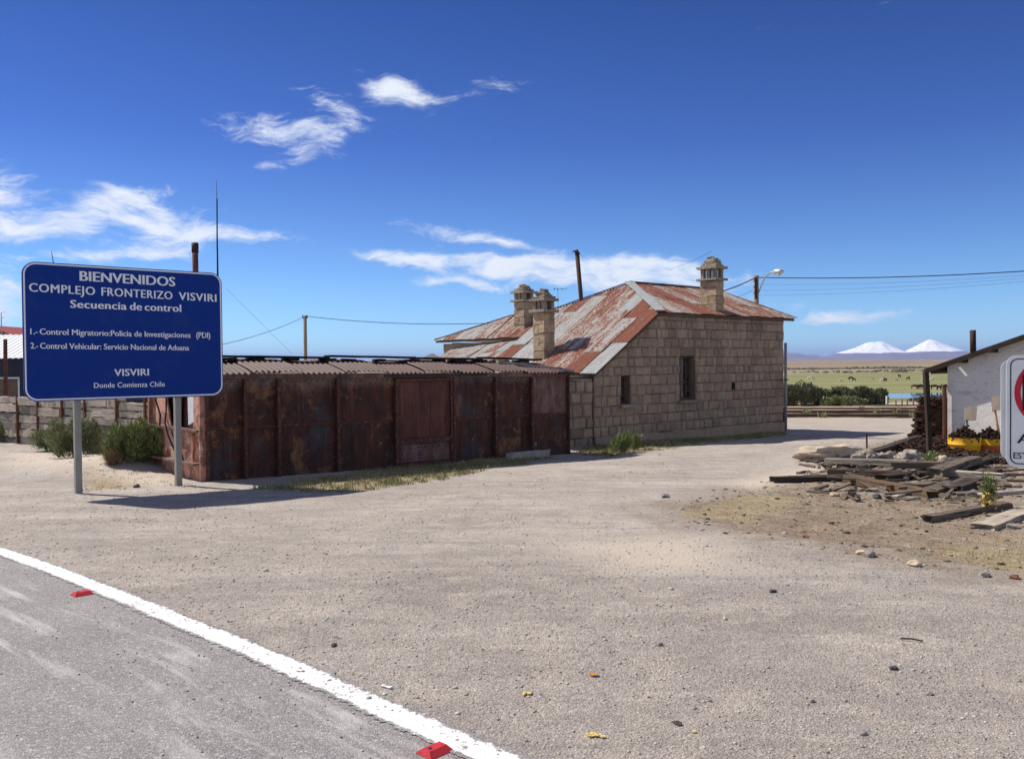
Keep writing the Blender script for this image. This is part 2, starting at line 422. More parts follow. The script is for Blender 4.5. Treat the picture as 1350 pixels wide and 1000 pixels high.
def wood_mat(name, c1, c2, c3, rusty=0):
    n, b = new_mat(name)
    uv = n.uv()
    r = n.rnd()
    off = n.node('ShaderNodeCombineXYZ', {0: n.math('MULTIPLY', r, 13.0), 1: n.math('MULTIPLY', r, 29.0), 2: 0.0}).outputs[0]
    co = n.node('ShaderNodeVectorMath', {0: uv, 1: off}, operation='ADD').outputs[0]
    g = n.noise(n.map(co, scale=(1.6, 34, 1)), 1, 7, .7, .6)
    s = n.noise(n.map(co, scale=(1.5, 6, 1)), 1.4, 6, .7)
    crack = n.noise(n.map(co, scale=(1.1, 16, 1)), 1.2, 4, .6, 1.0)
    c = n.ramp(g, [(.25, c1), (.5, c2), (.75, c3)])
    c = n.mix(n.rng(s, .45, .75, 0, .5), c, c1)
    if rusty: c = n.mix(n.rng(n.noise(co, 6, 7, .7), .5, .58, 0, rusty), c, (.30, .13, .04))
    c = n.mix(n.rng(crack, .38, .33), c, tuple(x * .3 for x in c1))
    c = n.mix(1.0, c, n.ramp(r, [(0, (.8, .79, .78)), (1, (1.18, 1.15, 1.12))]), 'MULTIPLY')
    h = n.math('ADD', g, n.math('MULTIPLY', n.rng(crack, .33, .42), 1.2))
    setp(n, b, c, .9, n.bump(h, .8, .012), spec=.15)
wood_mat('sleeper_pale', (.22, .18, .14), (.42, .36, .29), (.58, .52, .44))
wood_mat('sleeper_grey', (.075, .058, .045), (.16, .128, .10), (.29, .24, .195))
wood_mat('sleeper_dark', (.03, .022, .018), (.062, .048, .038), (.13, .10, .08))
wood_mat('sleeper_rust', (.07, .05, .035), (.15, .11, .075), (.28, .21, .15), .55)
wood_mat('sleeper_white', (.15, .125, .10), (.28, .245, .205), (.42, .375, .32))
wood_mat('beam_black', (.012, .011, .010), (.022, .02, .018), (.045, .04, .036))
wood_mat('beam_brown', (.02, .015, .012), (.04, .03, .024), (.075, .06, .048))
wood_mat('rail_wood', (.085, .055, .04), (.15, .105, .075), (.25, .185, .13))
wood_mat('pole_wood', (.16, .12, .085), (.27, .21, .15), (.36, .29, .22))
wood_mat('peat', (.02, .011, .008), (.055, .03, .02), (.12, .065, .042))
simple('rust_steel', (.13, .05, .032), .85, 14, .45, .4)
simple('flue_dark', (.06, .034, .026), .8, 14, .5, .4)
simple('dark_steel', (.035, .028, .026), .7, 14, .4, .3)
simple('sign_post', (.27, .265, .235), .55, 5, .12, .1, .2)
simple('sign_back', (.30, .30, .30), .6, 5, .1, .1, .3)
simple('blue_wall', (.028, .035, .055), .75, 3, .2, .2)
simple('window_white', (.55, .58, .60), .6, 8, .1, .1)
simple('brown_board', (.16, .11, .075), .8, 5, .25, .3)
simple('white_sheet', (.88, .88, .88), .5, 3, .06, .05)
simple('red_sheet', (.34, .07, .05), .6, 3, .15, .1)
simple('rust_rail', (.085, .055, .042), .8, 6, .3, .3)
simple('ballast_tan', (.46, .38, .28), .95, 5, .25, .5)
simple('wire_black', (.012, .012, .014), .7)
simple('lamp_grey', (.42, .42, .40), .45, 8, .1, .1, .4)
simple('frame_dark', (.11, .07, .05), .85, 14, .4, .3)
simple('pipe_grey', (.32, .31, .30), .6, 6, .15, .1, .2)
simple('yellow_plastic', (.70, .38, .02), .5, 4, .12, .15)
simple('orange_plastic', (.55, .12, .03), .5, 4, .15, .15)
simple('shovel_beige', (.80, .66, .47), .6, 6, .15, .1)
simple('handle_wood', (.42, .27, .15), .7, 9, .2, .1)
simple('handle_grey', (.22, .20, .18), .7, 9, .2, .1)
simple('red_stud', (.50, .035, .04), .4, 22, .25, .2)
simple('peel_orange', (.62, .24, .03), .7, 40, .3, .4)
simple('peel_yellow', (.76, .56, .17), .7, 40, .3, .4)
simple('cow_dark', (.028, .018, .014), .9)
simple('cow_brown', (.12, .05, .025), .9)
simple('sheep_white', (.62, .57, .48), .95)
simple('insulator', (.25, .16, .12), .3)
simple('cloth_white', (.72, .72, .74), .8)

def plaster_mat():
    n, b = new_mat('white_plaster')
    p = n.obj()
    a = n.noise(n.map(p, scale=(1, 1, 2.2)), 2.6, 8, .72, .4)
    f = n.noise(p, 22, 6, .7)
    c = n.mix(n.rng(f, .3, .7), (.60, .575, .55), (.74, .715, .68))
    c = n.mix(n.rng(a, .54, .64, 0, .6), c, (.36, .31, .28))
    sz = n.node('ShaderNodeSeparateXYZ', {0: p}).outputs[2]
    c = n.mix(n.rng(n.math('ADD', sz, n.math('MULTIPLY', a, .7)), .75, .35, 0, .6), c, (.50, .37, .25))
    setp(n, b, c, .92, n.bump(n.math('ADD', a, n.math('MULTIPLY', f, .3)), .6, .03), spec=.1)
plaster_mat()

def sign_mats():
    n, b = new_mat('sign_blue')
    f = n.noise(n.obj(), 14, 6, .7)
    c = n.mix(n.rng(f, .35, .75), (.0012, .028, .215), (.002, .034, .235))
    scr = n.noise(n.map(n.obj(), scale=(26, 26, 1.6)), 1, 4, .7)
    c = n.mix(n.rng(scr, .68, .76, 0, .35), c, (.05, .09, .26))
    dst = n.noise(n.obj(), 1.4, 7, .7)
    c = n.mix(n.rng(dst, .5, .8, 0, .22), c, (.10, .12, .22))
    setp(n, b, c, n.rng(dst, .3, .7, .4, .65), spec=.14)
    n, b = new_mat('sign_white')
    setp(n, b, n.mix(n.rng(n.noise(n.obj(), 30, 4), .3, .7), (.72, .74, .80), (.80, .81, .85)), .45)
    n, b = new_mat('plate_white')
    setp(n, b, n.mix(n.rng(n.noise(n.obj(), 6, 5), .3, .7), (.74, .75, .76), (.82, .82, .82)), .4)
    n, b = new_mat('print_black')
    setp(n, b, (.012, .014, .022), .4)
    n, b = new_mat('print_red')
    setp(n, b, (.55, .02, .035), .4)
    n, b = new_mat('void_black')
    setp(n, b, (.012, .009, .008), .9)
    n, b = new_mat('glass_dirty')
    setp(n, b, n.mix(n.rng(n.noise(n.obj(), 9, 5), .4, .6), (.02, .02, .022), (.07, .06, .055)), .15, spec=.5)
    n, b = new_mat('water')
    w = n.noise(n.map(n.pos(), scale=(.15, .8, 1)), 1.0, 4, .6)
    setp(n, b, (.02, .035, .05), .06, n.bump(w, .12, .05), spec=.6)
sign_mats()

def leaf_mat(name, c1, c2, c3):
    n, b = new_mat(name)
    p = n.obj()
    rnd = n.node('ShaderNodeNewGeometry').outputs['Random Per Island']
    c = n.ramp(rnd, [(0, c1), (.5, c2), (1, c3)])
    c = n.mix(n.rng(n.noise(p, 3, 3), .35, .65, 0, .35), c, c1)
    setp(n, b, c, .75, spec=.2)
leaf_mat('tola_leaf', (.12, .14, .06), (.23, .25, .11), (.40, .40, .22))
leaf_mat('tola_bright', (.12, .15, .045), (.23, .27, .09), (.36, .39, .18))
leaf_mat('bush_dark', (.065, .068, .034), (.115, .118, .058), (.19, .19, .095))
leaf_mat('bush_dry', (.20, .14, .07), (.30, .22, .11), (.38, .30, .17))
leaf_mat('grass_blade', (.22, .19, .085), (.38, .32, .17), (.54, .46, .28))
leaf_mat('grass_green', (.11, .125, .04), (.19, .20, .07), (.32, .30, .13))
leaf_mat('pebble_mix', (.22, .195, .18), (.42, .38, .345), (.64, .58, .52))
leaf_mat('chips', (.03, .02, .017), (.14, .11, .09), (.48, .44, .40))

def mountain_mat():
    n, b = new_mat('mountain')
    p = n.pos()
    z = n.node('ShaderNodeSeparateXYZ', {0: p}).outputs[2]
    att = n.node('ShaderNodeAttribute', attribute_name='snow').outputs['Fac']
    w = n.noise(n.map(p, scale=(.006, .002, .012)), 1.0, 8, .7, .5)
    s = n.rng(n.math('ADD', att, n.math('MULTIPLY', n.math('SUBTRACT', w, .5), .9)), .44, .54)
    rock = n.ramp(n.noise(n.map(p, scale=(.003, .003, .01)), 1, 7, .7), [(.3, (.15, .125, .145)), (.7, (.24, .20, .21))])
    rk2 = n.rng(n.noise(n.map(p, scale=(.012, .012, .016)), 1, 7, .72, 1.2), .56, .62, 0, .6)
    c = n.mix(s, rock, n.mix(rk2, (.97, .97, .97), (.30, .26, .28)))
    setp(n, b, c, .9, spec=.1)
mountain_mat()

# ------------------------------------------------------------------ mesh helper
ORI = {}
def origin_of(o):
    return ORI.get(o.name, Vector((0, 0, 0)))
def tag(o, label=None, cat=None, group=None, kind=None):
    if label: o['label'] = label
    if cat: o['category'] = cat
    if group: o['group'] = group
    if kind: o['kind'] = kind
    return o
def thing(name, label, cat, loc, group=None):
    o = bpy.data.objects.new(name, None)
    COL.objects.link(o)
    o.empty_display_size = .2
    o.location = loc
    ORI[o.name] = Vector(loc)
    return tag(o, label, cat, group)
X3 = (Vector((1, 0, 0)), Vector((0, 1, 0)), Vector((0, 0, 1)))

class MB:
    def __init__(s, seed=1):
        s.v = []
        s.f = []
        s.uv = []
        s.r = random.Random(seed)
    def face(s, idx, uvs=None):
        s.f.append(tuple(idx))
        s.uv.extend(uvs if uvs else [(0, 0)] * len(idx))
    def quad(s, a, b, c, d, uv=None):
        i = len(s.v)
        s.v += [Vector(a), Vector(b), Vector(c), Vector(d)]
        s.face((i, i + 1, i + 2, i + 3), uv or [(0, 0), (1, 0), (1, 1), (0, 1)])
        return s
    def box(s, c, size, ax=X3, jit=0, nseg=1):
        """box along ax[0] cut into nseg; uv.x runs along ax[0]"""
        c = Vector(c)
        hx, hy, hz = size[0] / 2, size[1] / 2, size[2] / 2
        i0 = len(s.v)
        r = s.r
        for k in range(nseg + 1):
            x = -hx + 2 * hx * k / nseg
            for (y, z) in ((-hy, -hz), (hy, -hz), (hy, hz), (-hy, hz)):
                p = c + ax[0] * x + ax[1] * y + ax[2] * z
                if jit: p += Vector((r.uniform(-jit, jit), r.uniform(-jit, jit), r.uniform(-jit, jit)))
                s.v.append(p)
        per = [0, size[1], size[1] + size[2], 2 * size[1] + size[2], 2 * (size[1] + size[2])]
        for k in range(nseg):
            a = i0 + 4 * k
            x0, x1 = size[0] * k / nseg, size[0] * (k + 1) / nseg
            for j in range(4):
                j2 = (j + 1) % 4
                s.face((a + j, a + j2, a + 4 + j2, a + 4 + j), [(x0, per[j]), (x0, per[j + 1]), (x1, per[j + 1]), (x1, per[j])])
        s.face((i0 + 3, i0 + 2, i0 + 1, i0), [(0, 0), (0, .2), (.05, .2), (.05, 0)])
        e = i0 + 4 * nseg
        s.face((e, e + 1, e + 2, e + 3), [(0, 0), (0, .2), (.05, .2), (.05, 0)])
        return s
    def bar(s, a, b, w, h, up=Vector((0, 0, 1)), jit=0, nseg=1):
        a, b = Vector(a), Vector(b)
        d = b - a
        L = d.length
        d.normalize()
        side = up.cross(d)
        if side.length < 1e-4: side = Vector((0, 1, 0)).cross(d)
        side.normalize()
        u2 = d.cross(side).normalized()
        return s.box((a + b) / 2, (L, w, h), (d, side, u2), jit, nseg)
    def tube(s, pts, rad_, n=8, cap=True):
        pts = [Vector(p) for p in pts]
        if not isinstance(rad_, (list, tuple)): rad_ = [rad_] * len(pts)
        i0 = len(s.v)
        L = 0
        prev = None
        for k, p in enumerate(pts):
            d = (pts[min(k + 1, len(pts) - 1)] - pts[max(k - 1, 0)]).normalized()
            if prev is None:
                q = Vector((0, 0, 1)) if abs(d.z) < .9 else Vector((1, 0, 0))
                a = d.cross(q).normalized()
            else:
                a = (prev - d * prev.dot(d)).normalized()
            prev = a
            b = d.cross(a)
            for j in range(n):
                t = 2 * pi * j / n
                s.v.append(p + (a * cos(t) + b * sin(t)) * rad_[k])
        for k in range(len(pts) - 1):
            dl = (pts[k + 1] - pts[k]).length
            for j in range(n):
                j2 = (j + 1) % n
                a, b = i0 + k * n, i0 + (k + 1) * n
                s.face((a + j, a + j2, b + j2, b + j), [(L, j / n * .3), (L, (j + 1) / n * .3), (L + dl, (j + 1) / n * .3), (L + dl, j / n * .3)])
            L += dl
        if cap:
            s.face([i0 + j for j in range(n)][::-1])
            e = i0 + (len(pts) - 1) * n
            s.face([e + j for j in range(n)])
        return s
    def log(s, a, b, w, h, seed, rough=1.0):
        """weathered squared timber: rounded section, wandering edges, split and broken ends"""
        a, b = Vector(a), Vector(b)
        d = b - a
        L = d.length
        d.normalize()
        side = Vector((0, 0, 1)).cross(d).normalized()
        u2 = d.cross(side)
        sec = []
        for (cx, cz) in ((1, -1), (1, 1), (-1, 1), (-1, -1)):
            for k in (-1, 0, 1):
                q = .13
                if (cx, cz) in ((1, 1), (-1, -1)): ox, oz = (0, -q) if k < 0 else ((-q, 0) if k > 0 else (-.03, -.03))
                else: ox, oz = (-q, 0) if k < 0 else ((0, -q) if k > 0 else (-.03, -.03))
                sec.append((cx * (1 + ox), cz * (1 + oz)))
        sec2 = []
        for k in range(len(sec)):
            sec2.append(sec[k])
            if k % 3 == 2:
                n2 = sec[(k + 1) % len(sec)]
                for f in (.33, .66): sec2.append((sec[k][0] * (1 - f) + n2[0] * f, sec[k][1] * (1 - f) + n2[1] * f))
        sec = sec2
        n = len(sec)
        ns = max(8, int(L / .09))
        i0 = len(s.v)
        for i in range(ns + 1):
            f = i / ns
            bow = mnoise.noise(Vector((f * 1.7 + seed, seed, 0))) * .03 * rough
            tw = mnoise.noise(Vector((seed, f * 1.3, 4))) * .12
            for j, (x, z) in enumerate(sec):
                crack = mnoise.noise(Vector((f * 2.2 + seed, j * 3.7 + seed, 1)))
                k = 1 + .06 * rough * mnoise.noise(Vector((f * L * 5, j * .9, seed))) - (.16 * rough * max(0, crack - .15))
                xx, zz = x * w / 2 * k, z * h / 2 * k
                e = 0
                if i == 0: e = -.10 * rough * abs(mnoise.noise(Vector((j * 1.9, seed, 9)))) - .02
                if i == ns: e = .10 * rough * abs(mnoise.noise(Vector((j * 1.9, seed, 3)))) + .02
                s.v.append(a + d * (f * L + e) + side * (xx + bow - zz * tw) + u2 * (zz + xx * tw + bow * .3))
        for i in range(ns):
            for j in range(n):
                j2 = (j + 1) % n
                p, q = i0 + i * n, i0 + (i + 1) * n
                v0, v1 = j / n * 2 * (w + h), (j + 1) / n * 2 * (w + h)
                s.face((p + j, p + j2, q + j2, q + j), [(i / ns * L, v0), (i / ns * L, v1), ((i + 1) / ns * L, v1), ((i + 1) / ns * L, v0)])
        for base, c0, rev in ((i0, a - d * -.03, True), (i0 + ns * n, b + d * -.03, False)):
            s.v.append(Vector(c0))
            c = len(s.v) - 1
            for j in range(n):
                j2 = (j + 1) % n
                s.face((base + j2, base + j, c) if rev else (base + j, base + j2, c), [(0, 0), (0, .03), (.02, .015)])
        return s
    def prism(s, poly, depth, fn):
        """poly in (a, b); fn(a, b, c) gives the point; extruded from c=0 to depth"""
        i0 = len(s.v)
        n = len(poly)
        for c in (0, depth):
            for a, b in poly: s.v.append(Vector(fn(a, b, c)))
        s.face(range(i0, i0 + n), list(poly))
        s.face([i0 + n + k for k in range(n)][::-1], list(poly)[::-1])
        for k in range(n):
            k2 = (k + 1) % n
            s.face((i0 + k2, i0 + k, i0 + n + k, i0 + n + k2), [poly[k2], poly[k], (poly[k][0] + .1, poly[k][1]), (poly[k2][0] + .1, poly[k2][1])])
        return s
    def rock(s, c, size, n=1, amp=.25, rot=0, seed=0):
        import bmesh
        bm = bmesh.new()
        bmesh.ops.create_icosphere(bm, subdivisions=n, radius=1)
        i0 = len(s.v)
        c = Vector(c)
        cr, sr = cos(rot), sin(rot)
        for v in bm.verts:
            k = 1 + amp * mnoise.noise(v.co * 1.7 + Vector((seed * 3.1, seed, 0))) * 1.6 + amp * .7 * mnoise.noise(v.co * 4.1 + Vector((0, seed * 2.3, 5))) + (amp * .45 * mnoise.noise(v.co * 9.3 + Vector((7, seed * 1.3, 2))) if n > 3 else 0)
            p = Vector((v.co.x * size[0] * k, v.co.y * size[1] * k, v.co.z * size[2] * k))
            s.v.append(c + Vector((p.x * cr - p.y * sr, p.x * sr + p.y * cr, p.z)))
        for f in bm.faces: s.face([i0 + v.index for v in f.verts])
        bm.free()
        return s
    def build(s, name, mat, parent=None, smooth=False, kind=None, label=None, base=None):
        o0 = origin_of(parent) if parent else (Vector(base) if base is not None else Vector((0, 0, 0)))
        me = bpy.data.meshes.new(name)
        me.from_pydata([tuple(v - o0) for v in s.v], [], s.f)
        uvl = me.uv_layers.new(name='UVMap')
        uvl.data.foreach_set('uv', [x for t in s.uv for x in t])
        me.materials.append(MATS[mat])
        if smooth: me.shade_smooth()
        o = bpy.data.objects.new(name, me)
        COL.objects.link(o)
        if parent:
            o.parent = parent
            ORI[o.name] = o0
        elif base is not None:
            o.location = o0
            ORI[o.name] = o0
        if parent: o.matrix_parent_inverse.identity()
        if parent and parent.type == 'MESH': o.location = (0, 0, 0)
        if kind: o['kind'] = kind
        if label: o['label'] = label
        return o

def np_mesh(name, verts, faces_n, nper, mat, base=None):
    me = bpy.data.meshes.new(name)
    nv, nf = len(verts), len(faces_n)
    me.vertices.add(nv)
    me.vertices.foreach_set('co', np.asarray(verts, dtype=np.float32).ravel())
    me.loops.add(nf * nper)
    me.loops.foreach_set('vertex_index', np.asarray(faces_n, dtype=np.int32).ravel())
    me.polygons.add(nf)
    me.polygons.foreach_set('loop_start', np.arange(nf, dtype=np.int32) * nper)
    me.polygons.foreach_set('loop_total', np.full(nf, nper, dtype=np.int32))
    me.update(calc_edges=True)
    me.materials.append(MATS[mat])
    o = bpy.data.objects.new(name, me)
    COL.objects.link(o)
    return o

# ------------------------------------------------------------------ terrain
YP = [-400, 6, 45, 200, 700, 3000, 3300, 9000, 30000]
ZP = [0, 0, -1.17, -8, -8, 0.9, -12, -40, -60]
def f0(y): return np.interp(y, YP, ZP)
BUMPS = [(-6.9, 15.3, 1.1, .27), (-8.2, 16.5, 1.6, .18), (11.0, 21.0, 2.0, .05), (8.0, 15.0, 2.5, .03)]
def terr(x, y):
    z = float(f0(y))
    for bx, by, s, a in BUMPS:
        d = ((x - bx) ** 2 + (y - by) ** 2) / (s * s)
        if d < 9: z += a * math.exp(-d)
    return z
def G(px, py):
    r = ray(px, py)
    lo = None
    t = .5
    while t < 4000:
        p = CAMP + r * t
        if p.z < terr(p.x, p.y):
            hi = t
            for _ in range(30):
                m = (lo + hi) / 2
                p = CAMP + r * m
                if p.z < terr(p.x, p.y): hi = m
                else: lo = m
            return CAMP + r * hi
        lo = t
        t *= 1.02
    return CAMP + r * t
def on_plane(px, py, p0, n):
    r = ray(px, py)
    return CAMP + r * ((Vector(p0) - CAMP).dot(n) / r.dot(n))
def at_y(px, py, Y):
    r = ray(px, py)
    return CAMP + r * (Y / r.y)

# road frame
RA = G(0, 727); RB = G(650, 998)
RA.z = RB.z = 0
RD = (RB - RA).normalized()
RN = Vector((-RD.y, RD.x, 0))      # towards the gravel (away from the road)
if RN.y < 0: RN = -RN
LINE_ANG = math.atan2(RD.y, RD.x)
asphalt_mat('asphalt')
asphalt_mat('road_paint', True)
def road_dist(x, y): return (x - RA.x) * RN.x + (y - RA.y) * RN.y

def poly_world(pts):
    return [(G(*p).x, G(*p).y) for p in pts]
DIRT = poly_world([(860, 668), (960, 642), (1060, 622), (1110, 596), (1215, 574), (1349, 574), (1420, 760), (1350, 758), (1180, 738), (1010, 712), (900, 694)])
GRASS = [poly_world([(330, 645), (430, 650), (480, 648), (590, 633), (660, 617), (735, 604), (640, 600), (400, 632)]),
         poly_world([(752, 597), (800, 603), (900, 588), (1036, 574), (1030, 560), (790, 583)]),
         poly_world([(60, 602), (210, 620), (300, 655), (210, 640), (110, 650), (100, 630)]),
         poly_world([(1190, 720), (1349, 690), (1420, 770), (1340, 756)]),
         poly_world([(980, 650), (1090, 655), (1000, 690), (880, 680)])]
SANDY = [poly_world([(0, 596), (200, 600), (262, 632), (215, 645), (0, 615)]),
         poly_world([(700, 715), (960, 700), (1000, 760), (800, 760)]),
         poly_world([(940, 636), (1130, 598), (1130, 612), (1000, 650)])]
def poly_soft(X, Y, poly, w):
    inside = np.zeros(X.shape, bool)
    dm = np.full(X.shape, 1e9)
    n = len(poly)
    for i in range(n):
        x1, y1 = poly[i]
        x2, y2 = poly[(i + 1) % n]
        c = ((y1 > Y) != (y2 > Y)) & (X < (x2 - x1) * (Y - y1) / (y2 - y1 + 1e-12) + x1)
        inside ^= c
        dx, dy = x2 - x1, y2 - y1
        t = np.clip(((X - x1) * dx + (Y - y1) * dy) / (dx * dx + dy * dy), 0, 1)
        dm = np.minimum(dm, np.hypot(X - x1 - t * dx, Y - y1 - t * dy))
    sd = np.where(inside, dm, -dm)
    return np.clip(.5 + sd / (2 * w), 0, 1)

def vnoise(X, Y, s, seed):
    """cheap value noise"""
    x, y = X * s + seed * 17.3, Y * s + seed * 5.9
    xi, yi = np.floor(x), np.floor(y)
    fx, fy = x - xi, y - yi
    fx, fy = fx * fx * (3 - 2 * fx), fy * fy * (3 - 2 * fy)
    def h(a, b):
        v = np.sin(a * 127.1 + b * 311.7 + seed * 74.7) * 43758.5453
        return v - np.floor(v)
    return (h(xi, yi) * (1 - fx) + h(xi + 1, yi) * fx) * (1 - fy) + (h(xi, yi + 1) * (1 - fx) + h(xi + 1, yi + 1) * fx) * fy - .5
def relief(X, Y):
    R = (X - RA.x) * RN.x + (Y - RA.y) * RN.y
    m = np.clip((R - .15) / 1.2, 0, 1)
    r = vnoise(X, Y, .45, 1) * .06 + vnoise(X, Y, 1.3, 2) * .022 + vnoise(X, Y, 3.1, 3) * .011 + vnoise(X, Y, 7.7, 4) * .007 + vnoise(X * .8 + Y * .6, Y * .8 - X * .6, 5.1, 8) * .007
    far = np.clip((Y - 60) / 400, 0, 1)
    r = r + far * (vnoise(X, Y, .01, 5) * 1.2) + np.clip((Y - 900) / 1500, 0, 1) * vnoise(X, Y, .0022, 6) * 4.0
    return r * m * np.where((Y > 180) & (Y < 300), .15, 1), R
def terr_np(X, Y):
    Z = f0(Y)
    for bx, by, s, a in BUMPS: Z = Z + a * np.exp(-((X - bx) ** 2 + (Y - by) ** 2) / (s * s))
    r, R = relief(X, Y)
    Z = Z + r
    Z = Z - .03 * np.clip((.05 - R) / .1, 0, 1)
    return Z
def tz(x, y): return float(terr_np(np.array([x]), np.array([float(y)]))[0])
def TG(px, py):
    p = G(px, py)
    return Vector((p.x, p.y, tz(p.x, p.y)))

def axis(fine_a, fine_b, step, lo, hi, grow):
    xs = list(np.arange(fine_a, fine_b, step))
    d = step
    x = fine_b
    while x < hi:
        xs.append(x)
        d *= grow
        x += d
    xs.append(hi)
    d = step
    x = fine_a - step
    left = []
    while x > lo:
        left.append(x)
        d *= grow
        x -= d
    left.append(lo)
    return np.array(left[::-1] + xs)
gx = axis(-10, 14, .09, -22000, 22000, 1.09)
gy = axis(2, 24, .075, -400, 30000, 1.045)
GX, GY = np.meshgrid(gx, gy)
GZ = terr_np(GX, GY)
# river bed
RIV_Z = -8.35
def river_mask(X, Y):
    c = 236 + 14 * np.sin(X * .03) + (X - 60) * .10
    w = 22 + 7 * np.sin(X * .05 + 1)
    return np.clip((w - np.abs(Y - c)) / 6, 0, 1)
GZ = GZ - river_mask(GX, GY) * 1.3
nx, ny = len(gx), len(gy)
idx = np.arange(nx * ny).reshape(ny, nx)
quads = np.stack([idx[:-1, :-1], idx[:-1, 1:], idx[1:, 1:], idx[1:, :-1]], -1).reshape(-1, 4)
ground = np_mesh('ground', np.stack([GX, GY, GZ], -1).reshape(-1, 3), quads, 4, 'ground')
ground['kind'] = 'structure'
ground.data.shade_smooth()
mk = np.zeros((ny, nx, 4), np.float32)
mk[..., 0] = poly_soft(GX, GY, DIRT, .9)
for p in GRASS: mk[..., 1] = np.maximum(mk[..., 1], poly_soft(GX, GY, p, .3) * .95)
mk[..., 1] *= .9
for p in SANDY: mk[..., 2] = np.maximum(mk[..., 2], poly_soft(GX, GY, p, .7) * .9)
mk[..., 3] = 1
ca = ground.data.color_attributes.new('mask', 'FLOAT_COLOR', 'POINT')
ca.data.foreach_set('color', mk.ravel())

# river
m = MB()
xs = list(range(-300, 700, 10))
for a, b_ in zip(xs[:-1], xs[1:]): m.quad((a, 190, RIV_Z), (b_, 190, RIV_Z), (b_, 330, RIV_Z), (a, 330, RIV_Z))
m.build('river', 'water', kind='structure')

# asphalt road
def road_strip(name, mat, offs, dz, along=(-60, 40), step=.25, jag=0, seed=3, edgeattr=False, fn=None):
    r = random.Random(seed)
    vs, fs, ed = [], [], []
    n = int((along[1] - along[0]) / step)
    k = len(offs)
    for i in range(n + 1):
        s = along[0] + i * step
        for j, o in enumerate(offs):
            oo = o + (fn(s, j) if fn else 0)
            if jag and j in (0, k - 1): oo += r.uniform(-jag, jag)
            x, y = RA.x + RD.x * s + RN.x * oo, RA.y + RD.y * s + RN.y * oo
            vs.append((x, y, float(f0(y)) + dz))
            ed.append(1.0 if j in (0, k - 1) else 0.0)
    for i in range(n):
        for j in range(k - 1):
            a = i * k + j
            fs.append((a, a + 1, a + k + 1, a + k))
    o = np_mesh(name, vs, fs, 4, mat)
    o['kind'] = 'structure'
    if edgeattr:
        at = o.data.attributes.new('edge', 'FLOAT', 'POINT')
        at.data.foreach_set('value', ed)
    return o
road_strip('road', 'asphalt', [-9, -6, -3, -1.2, -.3, .1], .004, step=.5)
LW = .078
S_J = (G(553, 960) - RA).dot(RD)
def bend(s, j): return .02 * sin(s * .55) + .012 * sin(s * 1.7)
road_strip('road_edge_line', 'road_paint', [-LW * 1.15, -LW * .7, 0, LW * .7, LW * 1.2], .008, along=(-30, S_J), step=.02, jag=.016, edgeattr=True, fn=bend)
road_strip('road_edge_line', 'road_paint', [-LW * 1.15, -LW * .7, 0, LW * .7, LW * 1.35], .0085, along=(S_J - .03, 12), step=.02, jag=.006, seed=5, edgeattr=True, fn=lambda s, j: bend(s, j) + .008)

# ------------------------------------------------------------------ scatter helpers (numpy)
def ico():
    t = (1 + 5 ** .5) / 2
    v = np.array([(-1, t, 0), (1, t, 0), (-1, -t, 0), (1, -t, 0), (0, -1, t), (0, 1, t), (0, -1, -t), (0, 1, -t), (t, 0, -1), (t, 0, 1), (-t, 0, -1), (-t, 0, 1)], float)
    v /= np.linalg.norm(v[0])
    f = np.array([(0, 11, 5), (0, 5, 1), (0, 1, 7), (0, 7, 10), (0, 10, 11), (1, 5, 9), (5, 11, 4), (11, 10, 2), (10, 7, 6), (7, 1, 8), (3, 9, 4), (3, 4, 2), (3, 2, 6), (3, 6, 8), (3, 8, 9), (4, 9, 5), (2, 4, 11), (6, 2, 10), (8, 6, 7), (9, 8, 1)])
    return v, f
ICV, ICF = ico()
def pebbles(name, P, S, mat, seed, flat=.6):
    rg = np.random.default_rng(seed)
    n = len(P)
    V = ICV[None] * (1 + rg.uniform(-.25, .25, (n, 12, 1)))
    V = V * rg.uniform(.65, 1.25, (n, 1, 3)) * np.array([1, 1, flat])
    a = rg.uniform(0, 2 * pi, n)
    c, s = np.cos(a)[:, None], np.sin(a)[:, None]
    V = np.stack([V[..., 0] * c - V[..., 1] * s, V[..., 0] * s + V[..., 1] * c, V[..., 2]], -1)
    V = V * S[:, None, None] + P[:, None, :]
    Fc = (ICF[None] + (np.arange(n) * 12)[:, None, None]).reshape(-1, 3)
    o = np_mesh(name, V.reshape(-1, 3), Fc, 3, mat)
    return o
def blades(name, P, H, Wd, mat, seed, lean=.35, up=1.0, nrm=None):
    """each blade a narrow triangle pair"""
    rg = np.random.default_rng(seed)
    n = len(P)
    a = rg.uniform(0, 2 * pi, n)
    side = np.stack([np.cos(a), np.sin(a), np.zeros(n)], -1)
    if nrm is None:
        d = np.stack([rg.normal(0, lean, n), rg.normal(0, lean, n), np.full(n, up)], -1)
    else:
        d = nrm + rg.normal(0, lean, (n, 3))
    d /= np.linalg.norm(d, axis=1)[:, None]
    mid = P + d * H[:, None] * .55
    tip = P + d * H[:, None] + np.stack([rg.normal(0, .12, n), rg.normal(0, .12, n), -np.abs(rg.normal(0, .05, n))], -1) * H[:, None]
    V = np.stack([P - side * Wd[:, None] * .5, P + side * Wd[:, None] * .5, mid + side * Wd[:, None] * .45, tip, mid - side * Wd[:, None] * .45], 1)
    i = (np.arange(n) * 5)[:, None]
    Q = np.concatenate([i + np.array([[0, 1, 2]]), i + np.array([[0, 2, 4]]), i + np.array([[4, 2, 3]])], 0)
    o = np_mesh(name, V.reshape(-1, 3), Q, 3, mat)
    return o
